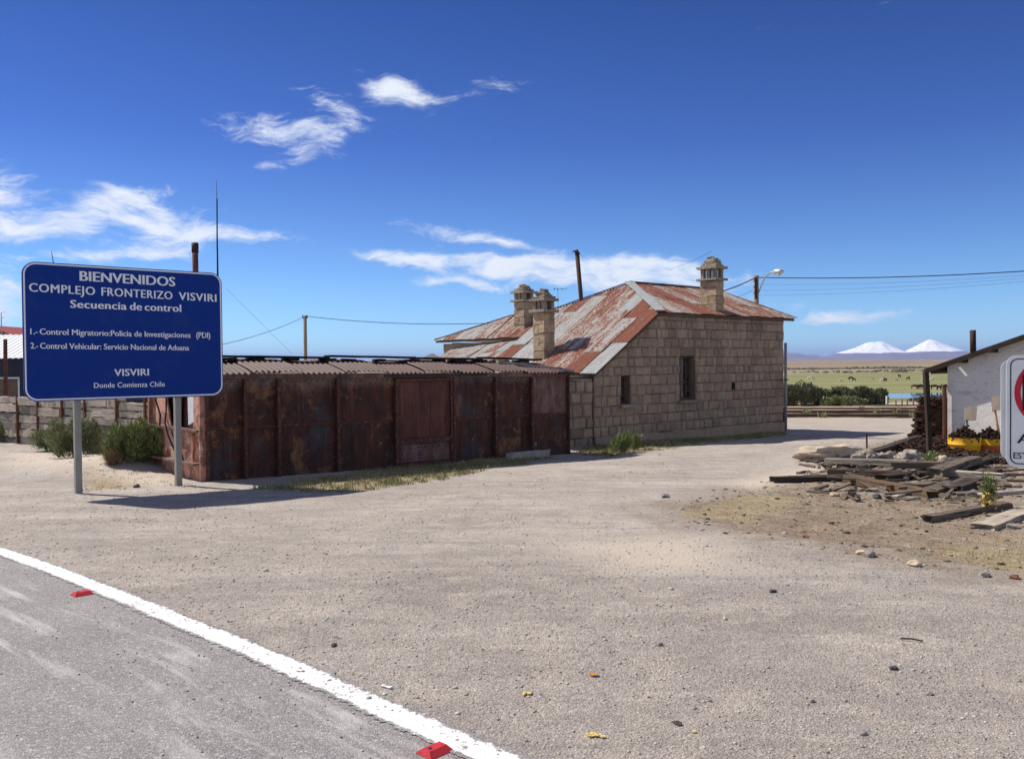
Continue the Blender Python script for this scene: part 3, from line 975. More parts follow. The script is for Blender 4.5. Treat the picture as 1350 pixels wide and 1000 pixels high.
def sample_poly(poly, n, rg):
    xs = [p[0] for p in poly]
    ys = [p[1] for p in poly]
    X = rg.uniform(min(xs), max(xs), n * 3)
    Y = rg.uniform(min(ys), max(ys), n * 3)
    k = poly_soft(X, Y, poly, .01) > .5
    return X[k][:n], Y[k][:n]

rg = np.random.default_rng(11)
# gravel: denser near the camera
P, S = [], []
for (y0, y1, n, s0, s1) in ((2.9, 5.5, 9000, .0025, .008), (2.9, 8, 5000, .004, .012), (5.5, 12, 8000, .004, .011), (9, 22, 5000, .006, .015), (12, 26, 700, .010, .026), (3.3, 14, 150, .012, .022)):
    Y = rg.uniform(y0, y1, n)
    X = rg.uniform(-.64, .66, n) * Y
    s = s0 + (s1 - s0) * rg.uniform(0, 1, n) ** 3
    R = (X - RA.x) * RN.x + (Y - RA.y) * RN.y
    keep = (R > .03) | (rg.uniform(0, 1, n) < np.where(R < -.15, .10, np.where(R > -.06, .5, .2)))
    keep &= ~((vnoise(X, Y, .8, 9) > .18) & (rg.uniform(0, 1, n) < .7))
    X, Y, s, R = X[keep], Y[keep], s[keep], R[keep]
    s = np.where(R < 0, np.minimum(s, .007), s)
    Z = np.where(R < .1, f0(Y) + .006, terr_np(X, Y)) + s * .15
    P.append(np.stack([X, Y, Z], -1))
    S.append(s)
tag(pebbles('gravel', np.concatenate(P), np.concatenate(S), 'pebble_mix', 4), 'loose gravel and small stones over the forecourt', 'gravel', kind='stuff')
# debris chips in the soil on the right
X, Y = sample_poly(DIRT, 5200, rg)
s = .006 + .03 * rg.uniform(0, 1, len(X)) ** 4
tag(pebbles('rubble_chips', np.stack([X, Y, terr_np(X, Y) + s * .1], -1), s, 'chips', 6, .4), 'small chips of stone, bark and slag strewn over the bare soil on the right', 'rubble', kind='stuff')
# grass
def grass_patch(poly, n, h, seed, mat='grass_blade', w=.006, label='', clump=.12):
    rg = np.random.default_rng(seed)
    X, Y = sample_poly(poly, n // 14, rg)
    X = np.repeat(X, 14) + rg.normal(0, clump, len(X) * 14) * .35
    Y = np.repeat(Y, 14) + rg.normal(0, clump, len(Y) * 14) * .35
    k = (vnoise(X, Y, 1.6, seed) + rg.uniform(-.3, .3, len(X)) > -.12)
    X, Y = X[k], Y[k]
    H = h * rg.uniform(.4, 1.3, len(X))
    o = blades('dry_grass', np.stack([X, Y, terr_np(X, Y) - .005], -1), H, np.full(len(X), w) * rg.uniform(.6, 1.4, len(X)), mat, seed, .5)
    return tag(o, label, 'grass', kind='stuff')
grass_patch(GRASS[0], 15000, .05, 21, 'grass_blade', .008, 'yellowing grass strip in front of the rusty wagon')
grass_patch(GRASS[0], 9000, .08, 22, 'grass_green', .008, 'green grass blades along the foot of the rusty wagon')
grass_patch(GRASS[1], 22000, .08, 23, 'grass_green', .010, 'low grass along the foot of the stone house wall')
grass_patch(GRASS[1], 12000, .06, 24, 'grass_blade', .010, 'dry grass edge in front of the stone house')
grass_patch(GRASS[2], 5000, .035, 25, 'grass_blade', .006, 'sparse dry grass round the blue sign posts')
grass_patch(GRASS[3], 4000, .025, 26, 'grass_blade', .004, 'dry yellow grass at the right edge of the yard')
grass_patch(GRASS[4], 2500, .022, 27, 'grass_blade', .004, 'dry grass fringe left of the timber pile')
grass_patch(DIRT, 14000, .02, 28, 'grass_blade', .004, 'thin dry grass on the bare soil by the timber pile')

# ------------------------------------------------------------------ mountains and haze
def mountains():
    X = np.linspace(2200, 9500, 420)
    Y = np.linspace(11000, 14500, 90)
    MX, MY = np.meshgrid(X, Y)
    def px2x(px, Yd=12500): return (px - 675) / F * Yd
    def hz(py, px=1150, Yd=12500):
        r = ray(px, py)
        return r.z / r.y * Yd + EYE
    Z = np.zeros_like(MX)
    # blue foot hills
    prof = [(900, 470), (1000, 465), (1035, 465.5), (1048, 468.5), (1056, 467), (1068, 471), (1080, 472.5), (1088, 471), (1100, 469.5), (1115, 468), (1135, 466.5), (1165, 466), (1195, 466.5), (1215, 465.5), (1235, 466), (1270, 467), (1330, 466), (1450, 468)]
    pz = np.interp(X, [px2x(a) for a, b in prof], [hz(b, a) for a, b in prof])
    rdg = np.exp(-((MY - 12000) / 520) ** 2)
    Z = np.maximum(Z, pz[None] * rdg)
    snow = np.zeros_like(Z)
    for cx, top, wl, wr, k in ((1165, 450, 98, 66, 1.16), (1235, 446.5, 66, 80, 1.05)):
        x0 = px2x(cx)
        H = hz(top, cx)
        Wl, Wr = wl / F * 12500, wr / F * 12500
        dx = MX - x0
        r = np.hypot(dx / np.where(dx < 0, Wl, Wr), (MY - 12700) / 1000)
        tt = np.clip(1 - r, 0, 1)
        cone = H * (.42 * tt + .58 * tt ** 1.9)
        cone = np.minimum(cone * k, H * (1 + .012 * np.sin(dx / 30)))
        ang = np.arctan2(MY - 12700, dx)
        cone = cone * (1 + .035 * np.sin(ang * 17 + 2 * np.sin(ang * 5)) * np.clip(r * 3, 0, 1))
        m_ = cone > Z
        cone += (vnoise(MX, MY, .006, 3) * 16 + vnoise(MX, MY, .015, 5) * 10 + vnoise(MX, MY, .035, 6) * 6) * np.clip(1.2 - r, 0, 1) * (r > .04)
        Z = np.where(m_, cone, Z)
        snow = np.maximum(snow, np.where(m_, np.clip((cone - .28 * H) / (.22 * H), 0, 1), 0))
    Z += vnoise(MX, MY, .004, 7) * 6 * rdg
    Z -= 4
    ny_, nx_ = Z.shape
    ii = np.arange(nx_ * ny_).reshape(ny_, nx_)
    q = np.stack([ii[:-1, :-1], ii[:-1, 1:], ii[1:, 1:], ii[1:, :-1]], -1).reshape(-1, 4)
    o = np_mesh('mountains', np.stack([MX, MY, Z], -1).reshape(-1, 3), q, 4, 'mountain')
    at = o.data.attributes.new('snow', 'FLOAT', 'POINT')
    at.data.foreach_set('value', snow.ravel().astype(np.float32))
    o.data.shade_smooth()
    o['kind'] = 'structure'
    return float(Z.max())
MTOP = mountains()

hm = MB()
hm.box((0, 14950, (-62 + MTOP + 15) / 2), (44400, 31000, MTOP + 15 + 62))
mh = bpy.data.materials.new('haze')
mh.use_nodes = True
hn = NT(mh.node_tree)
pv = hn.node('ShaderNodeVolumePrincipled', {'Color': (.42, .56, 1.0), 'Density': 5.5e-5, 'Anisotropy': 0.1})
hn.l.new(pv.outputs[0], hn.node('ShaderNodeOutputMaterial').inputs['Volume'])
MATS['haze'] = mh
HAZE = hm.build('haze', 'haze', kind='stuff')

# ================================================================== HOUSE
W0 = G(784, 586)
W0.z = 0
U = (lambda a: Vector((a.x, a.y, 0)).normalized())(G(1033, 569) - G(784, 586))
V = Vector((-U.y, U.x, 0))
def H(s, t, z): return W0 + U * s + V * t + Vector((0, 0, z))
LEN = 8.42
ZE = 2.93           # eave height of the front
def ztop(s):        # rake on the left, level top to the right
    return 1.345 + (ZE - 1.345) * min(1, max(0, s / 2.40)) if s < 2.40 else ZE
ZB = -.75
house = thing('stone_house', 'stone block house with a rusty corrugated hipped roof behind the wagon', 'house', H(LEN / 2, 2.4, -.5))
WIN = [(.99, 1.36, .50, 1.24), (3.37, 4.06, .53, 1.75)]
TH = .38
def wall_core():
    m = MB(3)
    cuts = [0, WIN[0][0], WIN[0][1], 2.40, WIN[1][0], WIN[1][1], LEN]
    def fn(a, b, c): return H(a, .035 + c, b)
    for a, b in zip(cuts[:-1], cuts[1:]):
        hole = [w for w in WIN if abs(w[0] - a) < 1e-6]
        za, zb = ztop(a) - .09, ztop(b) - .09
        if hole:
            w = hole[0]
            m.prism([(a, ZB), (b, ZB), (b, w[2]), (a, w[2])], TH, fn)
            m.prism([(a, w[3]), (b, w[3]), (b, zb), (a, za)], TH, fn)
        else:
            m.prism([(a, ZB), (b, ZB), (b, zb), (a, za)], TH, fn)
    return m.build('wall', 'mortar', house)
wall = wall_core()

def block(m, s0, s1, z0, z1, t0, depth, r, ztops=None, inset=.026, jit=.019, basis=H):
    """one dressed stone: face bulging out of the joint; clipped by the rake"""
    def jj(k=1.0): return r.uniform(-jit, jit) * k
    c = [(s0 + jj(.6), z0 + jj(.6)), (s1 + jj(.6), z0 + jj(.6)), (s1 + jj(.6), z1 + jj(.6)), (s0 + jj(.6), z1 + jj(.6))]
    if ztops:
        c[3] = (c[3][0], min(c[3][1], ztops(s0) - .085))
        c[2] = (c[2][0], min(c[2][1], ztops(s1) - .085))
        if c[3][1] < z0 + .03: c[3] = (c[3][0], z0 + .03)
    cs = sum(p[0] for p in c) / 4
    cz = sum(p[1] for p in c) / 4
    proud = depth + r.uniform(-.010, .012)
    i0 = len(m.v)
    for (a, b) in c: m.v.append(basis(a, t0 + .05, b))
    for (a, b) in c: m.v.append(basis(a, t0 - proud * .35, b))
    for (a, b) in c:
        k = inset
        a2 = a + (k if a < cs else -k)
        b2 = b + (k if b < cz else -k)
        m.v.append(basis(a2 + jj(.5), t0 - proud + jj(.35), b2 + jj(.5)))
    ctr = basis(cs + jj(), t0 - proud - .006, cz + jj())
    m.v.append(ctr)
    for L in (0, 4):
        for k in range(4):
            k2 = (k + 1) % 4
            m.face((i0 + L + k, i0 + L + k2, i0 + L + 4 + k2, i0 + L + 4 + k))
    for k in range(4): m.face((i0 + 8 + k, i0 + 8 + (k + 1) % 4, i0 + 12))
    return m

rs = random.Random(5)
stones = []
z = -.30
rows = []
while z < ZE - .1:
    h = rs.uniform(.225, .265)
    if z + h > ZE - .16: h = ZE - .075 - z
    rows.append((z, z + h))
    z += h
for (z0, z1) in rows:
    s = 0
    while s < LEN - .06:
        w = rs.uniform(.19, .37)
        zj = 0
        if LEN - s - w < .16: w = LEN - s + rs.uniform(-.01, .045)
        a, b = s, s + w
        s += w
        # windows
        segs = [(a, b)]
        for (wa, wb, wz0, wz1) in WIN:
            if z1 > wz0 + .02 and z0 < wz1 - .02:
                ns = []
                for (p, q) in segs:
                    if q <= wa or p >= wb: ns.append((p, q)); continue
                    if p < wa - .05: ns.append((p, wa))
                    if q > wb + .05: ns.append((wb, q))
                segs = ns
        for (p, q) in segs:
            if ztop(q) < z0 + .20: continue
            if ztop(p) < z0 + .15:
                p = min(q - .08, (z0 + .15 - 1.345) / (ZE - 1.345) * 2.40)
            stones.append((p, q, z0, z1))
def showsize(st):
    c = H((st[0] + st[1]) / 2, 0, 0)
    return (st[1] - st[0]) * (st[3] - st[2]) / c.y ** 2
stones.sort(key=showsize, reverse=True)
G_ = .006
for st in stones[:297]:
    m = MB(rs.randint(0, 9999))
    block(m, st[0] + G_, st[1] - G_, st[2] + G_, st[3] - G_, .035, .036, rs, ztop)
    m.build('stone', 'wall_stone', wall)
if len(stones) > 297:
    m = MB(2)
    for st in stones[297:]: block(m, st[0] + G_, st[1] - G_, st[2] + G_, st[3] - G_, .035, .036, rs, ztop)
    m.build('small_stone', 'wall_stone', wall, kind='stuff')
# rendered plinth
m = MB(8)
n = 14
for i in range(n):
    a, b = LEN * i / n, LEN * (i + 1) / n
    zt = -.30 + rs.uniform(-.04, .03)
    m.prism([(a, ZB), (b, ZB), (b, zt), (a, zt + rs.uniform(-.02, .02))], .06, lambda p, q, c: H(p, -.03 + c, q))
m.build('plinth', 'base_render', house)
# remaining walls
def slab(name, mat, pts, parent=house):
    """pts in (s, t) footprint, with z range"""
    (s0, t0, s1, t1, z0, z1) = pts
    m = MB()
    m.prism([(s0, t0), (s1, t0), (s1, t1), (s0, t1)], z1 - z0, lambda a, b, c: H(a, b, z0 + c))
    return m.build(name, mat, parent)
slab('side_wall', 'rough_stone', (.0, .42, .35, 4.5, ZB, 1.38))
slab('side_wall', 'wall_stone', (LEN - .4, .42, LEN - .003, 4.6, ZB, ZE - .06))
slab('back_wall', 'wall_stone', (.36, 4.25, LEN - .41, 4.6, ZB, 1.5))
slab('wing_wall', 'wall_stone', (1.75, 4.61, 2.1, 8.9, ZB, 2.26))
slab('wing_wall', 'wall_stone', (2.11, 8.55, 5.0, 8.9, ZB, 2.3))
slab('wing_wall', 'wall_stone', (4.7, 4.61, 5.0, 8.54, ZB, 2.3))
# windows
def window(w, bars_v, bars_h, lab):
    a, b, z0, z1 = w
    fr = MB()
    T = .20
    for (x0, x1, y0, y1) in ((a + .01, a + .06, z0, z1), (b - .06, b - .01, z0, z1), (a + .065, b - .065, z1 - .05, z1 - .003), (a + .065, b - .065, z0 + .003, z0 + .05)):
        fr.box(H((x0 + x1) / 2, T, (y0 + y1) / 2), (x1 - x0, .05, y1 - y0), (U, V, X3[2]))
    wo = fr.build('window', 'frame_dark', house, label=lab)
    g = MB()
    g.box(H((a + b) / 2, T + .03, (z0 + z1) / 2), (b - a - .02, .008, z1 - z0 - .02), (U, V, X3[2]))
    g.build('pane', 'glass_dirty', wo)
    for k in bars_v:
        q = MB().box(H(a + (b - a) * k, T, (z0 + z1) / 2), (.022, .03, z1 - z0 - .12), (U, V, X3[2]))
        q.build('glazing_bar', 'frame_dark', wo)
    for k in bars_h:
        q = MB().box(H((a + b) / 2, T - .004, z0 + (z1 - z0) * k), (b - a - .13, .03, .02), (U, V, X3[2]))
        q.build('glazing_bar', 'frame_dark', wo)
    sm = MB(4)
    sm.box(H((a + b) / 2, .05, z0 - .045), (b - a + .22, .34, .075), (U, V, X3[2]), .006, 3)
    sm.build('sill', 'cap_stone', wo)
    return wo
w1_ = window(WIN[0], (.5,), (.3, .55, .78), 'small dark window with a broken pane')
w2_ = window(WIN[1], (.33, .66), (.2, .4, .62, .8), 'tall barred window with rusty shutters')
q = MB().box(H(WIN[1][0] + .15, .225, .53 + .42), (.16, .02, .68), (U, V, X3[2])); q.build('shutter', 'rust_steel', w2_)
q = MB().box(H(WIN[0][0] + .12, .225, .50 + .16), (.1, .02, .26), (U, V, X3[2])); q.build('shutter', 'rust_steel', w1_)
# vent hole and drain pipe
q = MB().box(H(5.78, .02, .86), (.13, .10, .2), (U, V, X3[2])); q.build('vent', 'void_black', house)
q = MB(); q.tube([H(LEN + .06, -.03, 2.15), H(LEN + .06, -.03, .6), H(LEN + .06, -.03, -.6)], .045, 8)
dp = q.build('drain_pipe', 'pipe_grey', house, True)
q = MB(); q.tube([H(LEN - .28, -.06, 1.0), H(LEN + .12, -.10, 1.0)], .018, 6); q.build('pipe_bracket', 'dark_steel', dp)

# --- roof
RAKE0, RAKE1 = H(-.03, -.06, 1.35), H(2.40, -.06, 2.93)
sl = (2.93 - 1.35) / (2.40 + .03)
APEX = (3.94, 2.38, 3.96)
def lz(s): return 1.35 + (s + .03) * sl
slf = (3.96 - 2.93) / (2.38 + .12)
def fz(t): return 2.93 + (t + .12) * slf
TOPL = [(-.14, 2.42), (2.38, 3.94), (4.6, 2.87), (6.3, 2.74), (9.16, 1.56)]   # (t, s) upper edge of left slope
def smax_left(t): return float(np.interp(t, [a for a, b in TOPL], [b for a, b in TOPL]))
def smin_left(t): return -.08 if t < 4.55 else 1.54
def smax_front_hi(s):  # upper t for the front slope at station s
    return float(np.interp(s, [2.36, 3.94, 8.15, 8.92], [-.12, 2.38, 2.38, -.12]))

roof = MB()
# underside board just below the sheets so nothing shows through
def under(poly, fn):
    roof.prism(poly, -.03, fn)
under([(-.05, -.11), (2.40, -.11), (3.92, 2.38), (2.85, 4.54), (-.05, 4.54)], lambda s, t, c: H(s, t, lz(s) - .045 + c))
under([(1.56, 4.55), (2.85, 4.55), (2.72, 6.3), (1.56, 9.1)], lambda s, t, c: H(s, t, lz(s) - .045 + c))
under([(2.42, -.10), (8.88, -.10), (8.15, 2.36), (3.94, 2.36)], lambda s, t, c: H(s, t, fz(t) - .045 + c))
roofo = roof.build('roof', 'frame_dark', house)
# back slopes, out of sight from the road
rb = MB()
rb.v += [H(*APEX), H(8.15, 2.38, 3.955), H(8.92, -.1, 2.92), H(8.9, 4.9, 2.9), H(5.2, 4.9, 2.9), H(2.87, 4.6, lz(2.87)), H(2.74, 6.3, lz(2.74)), H(1.56, 9.16, lz(1.56)), H(5.3, 9.2, 2.3), H(5.2, 6.2, 2.9)]
rb.face((0, 1, 3, 4, 5)); rb.face((1, 2, 3)); rb.face((5, 4, 9, 6)); rb.face((6, 9, 8, 7))
for p in list(rb.v): pass
rb.build('back_slope', 'roof_rust', roofo)

CP, CA = .085, .013       # corrugation pitch and height
def sheets(lo, hi, rowlen, tr, place, slopecos, parent, matpick, rg_, zoff=.0, name='roof_sheet', sheetw=.58):
    """corrugations run along the slope coordinate; tr = (start, end) of the coordinate across"""
    a = tr[0]
    while a < tr[1] - .05:
        b = min(a + sheetw, tr[1])
        ts = np.arange(a, b + .045 + 1e-6, CP / 5)
        smin = min(lo(t) for t in (a + .001, (a + b) / 2, b - .001))
        smax = max(hi(t) for t in (a + .001, (a + b) / 2, b - .001))
        k = 0
        L = rowlen
        s0 = smin - rg_.uniform(0, .5) * L
        while s0 < smax:
            s1 = s0 + L + .06
            m = MB()
            cols = []
            lift = .014 * (k % 2) + .012 * (int((a - tr[0]) / sheetw) % 2) + rg_.uniform(0, .004)
            for t in ts:
                p0, p1 = max(s0, lo(t)), min(s1, hi(t))
                if p1 - p0 < .015: cols.append(None); continue
                zc = CA * sin(2 * pi * t / CP)
                c = []
                for q in range(3):
                    s = p0 + (p1 - p0) * q / 2
                    m.v.append(place(s, t, zc + lift + zoff))
                    c.append((len(m.v) - 1, (t, s / slopecos)))
                cols.append(c)
            for c1, c2 in zip(cols[:-1], cols[1:]):
                if c1 and c2:
                    for q in range(2):
                        m.face((c1[q][0], c2[q][0], c2[q + 1][0], c1[q + 1][0]), [c1[q][1], c2[q][1], c2[q + 1][1], c1[q + 1][1]])
            if m.f:
                m.build(name, matpick(), parent, smooth=True)
            s0 += L
            k += 1
        a = b
rr = random.Random(4)
def pick1():
    x = rr.random()
    return 'roof_heavy' if x < .26 else ('roof_zinc' if x < .46 else 'roof_rust')
cl_ = cos(math.atan(sl))
sheets(smin_left, smax_left, 1.35, (-.13, 4.55), lambda s, t, z: H(s, t, lz(s) + z), cl_, roofo, pick1, rr)
sheets(smin_left, smax_left, 1.35, (4.55, 9.16), lambda s, t, z: H(s, t, lz(s) + z), cl_, roofo, pick1, rr)
cf_ = cos(math.atan(slf))
sheets(lambda s: -.16, smax_front_hi, 1.7, (2.38, 8.92), lambda t, s, z: H(s, t, fz(t) + z), cf_, roofo, pick1, rr)
# lean-to
def lean(s, t):
    zt = 2.36 - (t - 4.6) * .075
    return zt - (1.74 - s) * .50
sheets(lambda t: .3 if t < 7.3 else .5, lambda t: 1.745, .95, (4.56, 8.35), lambda s, t, z: H(s, t, lean(s, t) + z), .9, roofo,
       lambda: 'roof_zinc' if rr.random() < .6 else 'roof_rust', rr, name='lean_to_sheet')
slab('lean_to_wall', 'rough_stone', (.42, 4.6, .7, 8.2, ZB, 1.45))
# flashings
def flash(name, pts, w, h, mat='roof_zinc'):
    m = MB(3)
    for a, b in zip(pts[:-1], pts[1:]): m.bar(a, b, w, h, nseg=6, jit=.004)
    return m.build(name, mat, roofo)
flash('hip_cap', [H(2.40, -.13, 2.965), H(3.94, 2.38, 4.0)], .27, .022)
flash('ridge_cap', [H(3.92, 2.38, 4.005), H(8.15, 2.38, 3.99)], .17, .022, 'roof_rust')
flash('hip_cap', [H(8.15, 2.38, 3.985), H(8.93, -.12, 2.95)], .10, .02, 'roof_heavy')
flash('hip_cap', [H(3.94, 2.38, 3.99), H(2.87, 4.6, lz(2.87) + .03)], .10, .02, 'roof_heavy')
flash('hip_cap', [H(2.74, 6.3, lz(2.74) + .03), H(1.56, 9.16, lz(1.56) + .03)], .08, .02, 'roof_heavy')
flash('eave_board', [H(2.42, -.085, 2.872), H(8.86, -.085, 2.86)], .03, .055, 'frame_dark')
flash('rake_board', [H(-.03, -.085, 1.29), H(2.38, -.085, 2.86)], .03, .055, 'frame_dark')
flash('wing_eave_board', [H(1.60, 4.6, 2.335), H(1.60, 9.1, 2.335)], .03, .06, 'frame_dark')

# --- chimneys
def chimney(s, t, ws, wt, zb, zsh, ztip, zl, zu, seed, lab):
    """ws width along U, wt depth along V; zsh shaft top; slabs at zl and zu"""
    r = random.Random(seed)
    root = MB()
    root.box(H(s, t, (zb + zsh) / 2), (ws - .05, wt - .05, zsh - zb), (U, V, X3[2]))
    ch = root.build('chimney', 'mortar', house, label=lab)
    z = zb
    k = 0
    while z < zsh - .05:
        h = min(r.uniform(.21, .27), zsh - z)
        if zsh - z - h < .1: h = zsh - z
        j = .013
        if k % 2:
            m = MB(r.randint(0, 999)); m.box(H(s - ws / 4, t, z + h / 2), (ws / 2 - .006, wt + r.uniform(-.01, .02), h - .014), (U, V, X3[2]), j, 5); m.build('stone', 'chimney_stone', ch)
            m = MB(r.randint(0, 999)); m.box(H(s + ws / 4, t, z + h / 2), (ws / 2 - .006, wt + r.uniform(-.01, .02), h - .014), (U, V, X3[2]), j, 5); m.build('stone', 'chimney_stone', ch)
        else:
            m = MB(r.randint(0, 999)); m.box(H(s, t - wt / 4, z + h / 2), (ws + r.uniform(-.01, .02), wt / 2 - .006, h - .014), (U, V, X3[2]), j, 5); m.build('stone', 'chimney_stone', ch)
            m = MB(r.randint(0, 999)); m.box(H(s, t + wt / 4, z + h / 2), (ws + r.uniform(-.01, .02), wt / 2 - .006, h - .014), (U, V, X3[2]), j, 5); m.build('stone', 'chimney_stone', ch)
        z += h
        k += 1
    def sl_(z0, z1, ex):
        m = MB(r.randint(0, 999))
        m.box(H(s, t, (z0 + z1) / 2), (ws + ex, wt + ex, z1 - z0), (U, V, X3[2]), .008, 4)
        return m.build('slab', 'cap_stone', ch)
    sl_(zl[0], zl[1], .17)
    sl_(zu[0], zu[1], .17)
    hgt = zu[0] - zl[1]
    for a in (-1, 0, 1):
        for b in (-1, 0, 1):
            if a == 0 and b == 0: continue
            if (a == 0 and ws < .45) or (b == 0 and wt < .45): continue
            m = MB(r.randint(0, 999))
            m.box(H(s + a * (ws / 2 - .062), t + b * (wt / 2 - .062), zl[1] + hgt / 2), (.11, .11, hgt + .01), (U, V, X3[2]), .004)
            m.build('cap_pillar', 'cap_stone', ch)
    # stepped rubble pyramid
    m = MB(seed)
    n = 5
    z = zu[1] - .002
    th = (ztip - z) / n
    for i in range(n):
        q = 1 - (i / n) * .86
        w1, w2 = (ws + .02) * q, (wt + .02) * q
        m.box(H(s + r.uniform(-.02, .02), t + r.uniform(-.02, .02), z + th / 2), (w1, w2, th + .02), (U, V, X3[2]), .034, 4)
        z += th
    m.build('cap', 'cap_stone', ch)
chimney(.50 + .19, 2.62, .40, .46, 1.45, 2.98, 3.62, (2.99, 3.06), (3.30, 3.37), 3, 'front left chimney of coarse stone, nearest the wagon')
chimney(2.15, 5.15, .42, .46, 2.30, 3.48, 4.02, (3.49, 3.55), (3.75, 3.81), 6, 'rear chimney half hidden behind the front left one')
chimney(5.36, .42, .40, .54, 2.80, 3.93, 4.63, (3.94, 4.01), (4.28, 4.35), 9, 'right chimney standing on the front roof slope')

# stove pipe behind the ridge
p_top = at_y(760.5, 331, 29.5)
p_bot = at_y(767, 404, 29.5)
sp_ = MB(); sp_.tube([p_bot + (p_bot - p_top) * .3, p_bot, p_top - (p_top - p_bot) * .03], .075, 10)
spo = sp_.build('stove_pipe', 'flue_dark', house, True, label='leaning rusty stove pipe rising behind the ridge')
cp_ = MB(); cp_.tube([p_top + Vector((-.02, 0, -.05)), p_top + Vector((.02, 0, .05))], [.16, .02], 10); cp_.build('pipe_cowl', 'dark_steel', spo)

# yard wall left of the house front
yw = thing('yard_wall', 'short wall of rough stone blocks between the wagon and the house', 'wall', H(-1.0, 0, -.5))
m = MB(); m.box(H(-1.02, .20, .20), (1.98, .3, 1.9), (U, V, X3[2])); m.build('wall_core', 'mortar', yw)
rs = random.Random(12)
z = -.6
while z < 1.15:
    h = rs.uniform(.24, .36)
    h = min(h, 1.18 - z)
    s = -2.0
    while s < -.06:
        w = min(rs.uniform(.3, .55), -.03 - s)
        if w > .08:
            m = MB(rs.randint(0, 999)); block(m, s + .012, s + w - .012, z + .012, z + h - .012, .05, .05, rs, None, .03, .02); m.build('stone', 'rough_stone', yw)
        s += w
    z += h
m = MB(6); m.box(H(-1.0, .16, 1.21), (1.9, .4, .05), (U, V, X3[2]), .01, 5); m.build('coping', 'sleeper_dark', yw)

# brown drum at the far corner
dc = H(LEN + .28, .25, 0)
dc.z = tz(dc.x, dc.y)
m = MB(); m.tube([dc, dc + Vector((0, 0, .36)), dc + Vector((0, 0, .38)), dc + Vector((0, 0, .76))], [.135, .135, .142, .135], 14)
o = m.build('barrel', 'rust_steel', None, True, base=dc); tag(o, 'small rusty brown drum at the far corner of the stone house', 'barrel')

# ================================================================== WAGON (old box car body)
B0 = G(272, 636); B1 = G(750, 598)
BU = Vector((B1.x - B0.x, B1.y - B0.y, 0)); BL_ = BU.length; BU.normalize()
BV = Vector((-BU.y, BU.x, 0))
BO = Vector((B0.x, B0.y, 0))
def Bp(s, t, z): return BO + BU * s + BV * t + Vector((0, 0, z))
def bz(s): return -.24 - .15 * s / BL_       # bottom
def bt(s): return 1.475 - .09 * s / BL_      # eave
WT = 2.36
wagon = thing('box_wagon', 'rusted brown railway box wagon body without wheels, set on the ground', 'wagon', Bp(BL_ / 2, WT / 2, -.4))
def px2s(px):
    p = on_plane(px, 560, BO, BV)
    return (p - BO).dot(BU)
RIBS = [px2s(p) for p in (274, 322, 366, 444, 521, 597, 652, 700, 748)]
RIBS[0] = .03; RIBS[-1] = BL_ - .03
zm = lambda s: bz(s) + (bt(s) - bz(s)) * .50
DOOR = (RIBS[4], RIBS[5])
rw = random.Random(9)
def plate(s0, s1, z00, z01, z10, z11, t, mat, name, dent=.012, seed=1):
    """wall plate as a slightly buckled grid, with thickness"""
    m = MB(seed)
    nx_, nz_ = max(4, int((s1 - s0) / .12)), 6
    vs = []
    for side in (0, 1):
        for j in range(nz_ + 1):
            for i in range(nx_ + 1):
                fx, fz_ = i / nx_, j / nz_
                s = s0 + (s1 - s0) * fx
                z = (z00 + (z10 - z00) * fx) * (1 - fz_) + (z01 + (z11 - z01) * fx) * fz_
                b = (mnoise.noise(Vector((s * 2.1 + seed, z * 2.3, seed * .7))) + .5 * mnoise.noise(Vector((s * 5.1 + seed, z * 4.3, seed * .3)))) * dent * (1 if 0 < i < nx_ and 0 < j < nz_ else 0)
                m.v.append(Bp(s, t + b + side * .03, z))
    n1 = (nx_ + 1) * (nz_ + 1)
    for j in range(nz_):
        for i in range(nx_):
            a = j * (nx_ + 1) + i
            m.face((a, a + 1, a + nx_ + 2, a + nx_ + 1))
            m.face((n1 + a, n1 + a + nx_ + 1, n1 + a + nx_ + 2, n1 + a + 1))
    return m.build(name, mat, wagon, True)
for i in range(len(RIBS) - 1):
    a, b = RIBS[i] + .002, RIBS[i + 1] - .002
    if i == 4: continue
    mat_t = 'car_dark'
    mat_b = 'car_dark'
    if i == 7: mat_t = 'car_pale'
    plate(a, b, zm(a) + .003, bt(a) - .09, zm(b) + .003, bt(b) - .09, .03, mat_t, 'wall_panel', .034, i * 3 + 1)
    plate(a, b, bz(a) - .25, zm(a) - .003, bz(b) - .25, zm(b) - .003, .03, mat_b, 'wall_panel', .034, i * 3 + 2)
    q = MB(i); q.bar(Bp(a + .03, .012, zm(a)), Bp(b - .03, .012, zm(b)), .02, .045, nseg=5, jit=.003); so_ = q.build('seam_strip', 'car_rib', wagon)
    rv = MB()
    kk = a + .08
    while kk < b - .05:
        c_ = Bp(kk, .0, zm(kk)); rv.tube([c_ + BV * .004, c_ - BV * .010], [.011, .006], 5)
        c_ = Bp(kk, .02, bt(kk) - .13); rv.tube([c_ + BV * .004, c_ - BV * .012], [.011, .006], 5)
        kk += .11
    rv.build('rivets', 'car_rib', so_, kind='stuff')
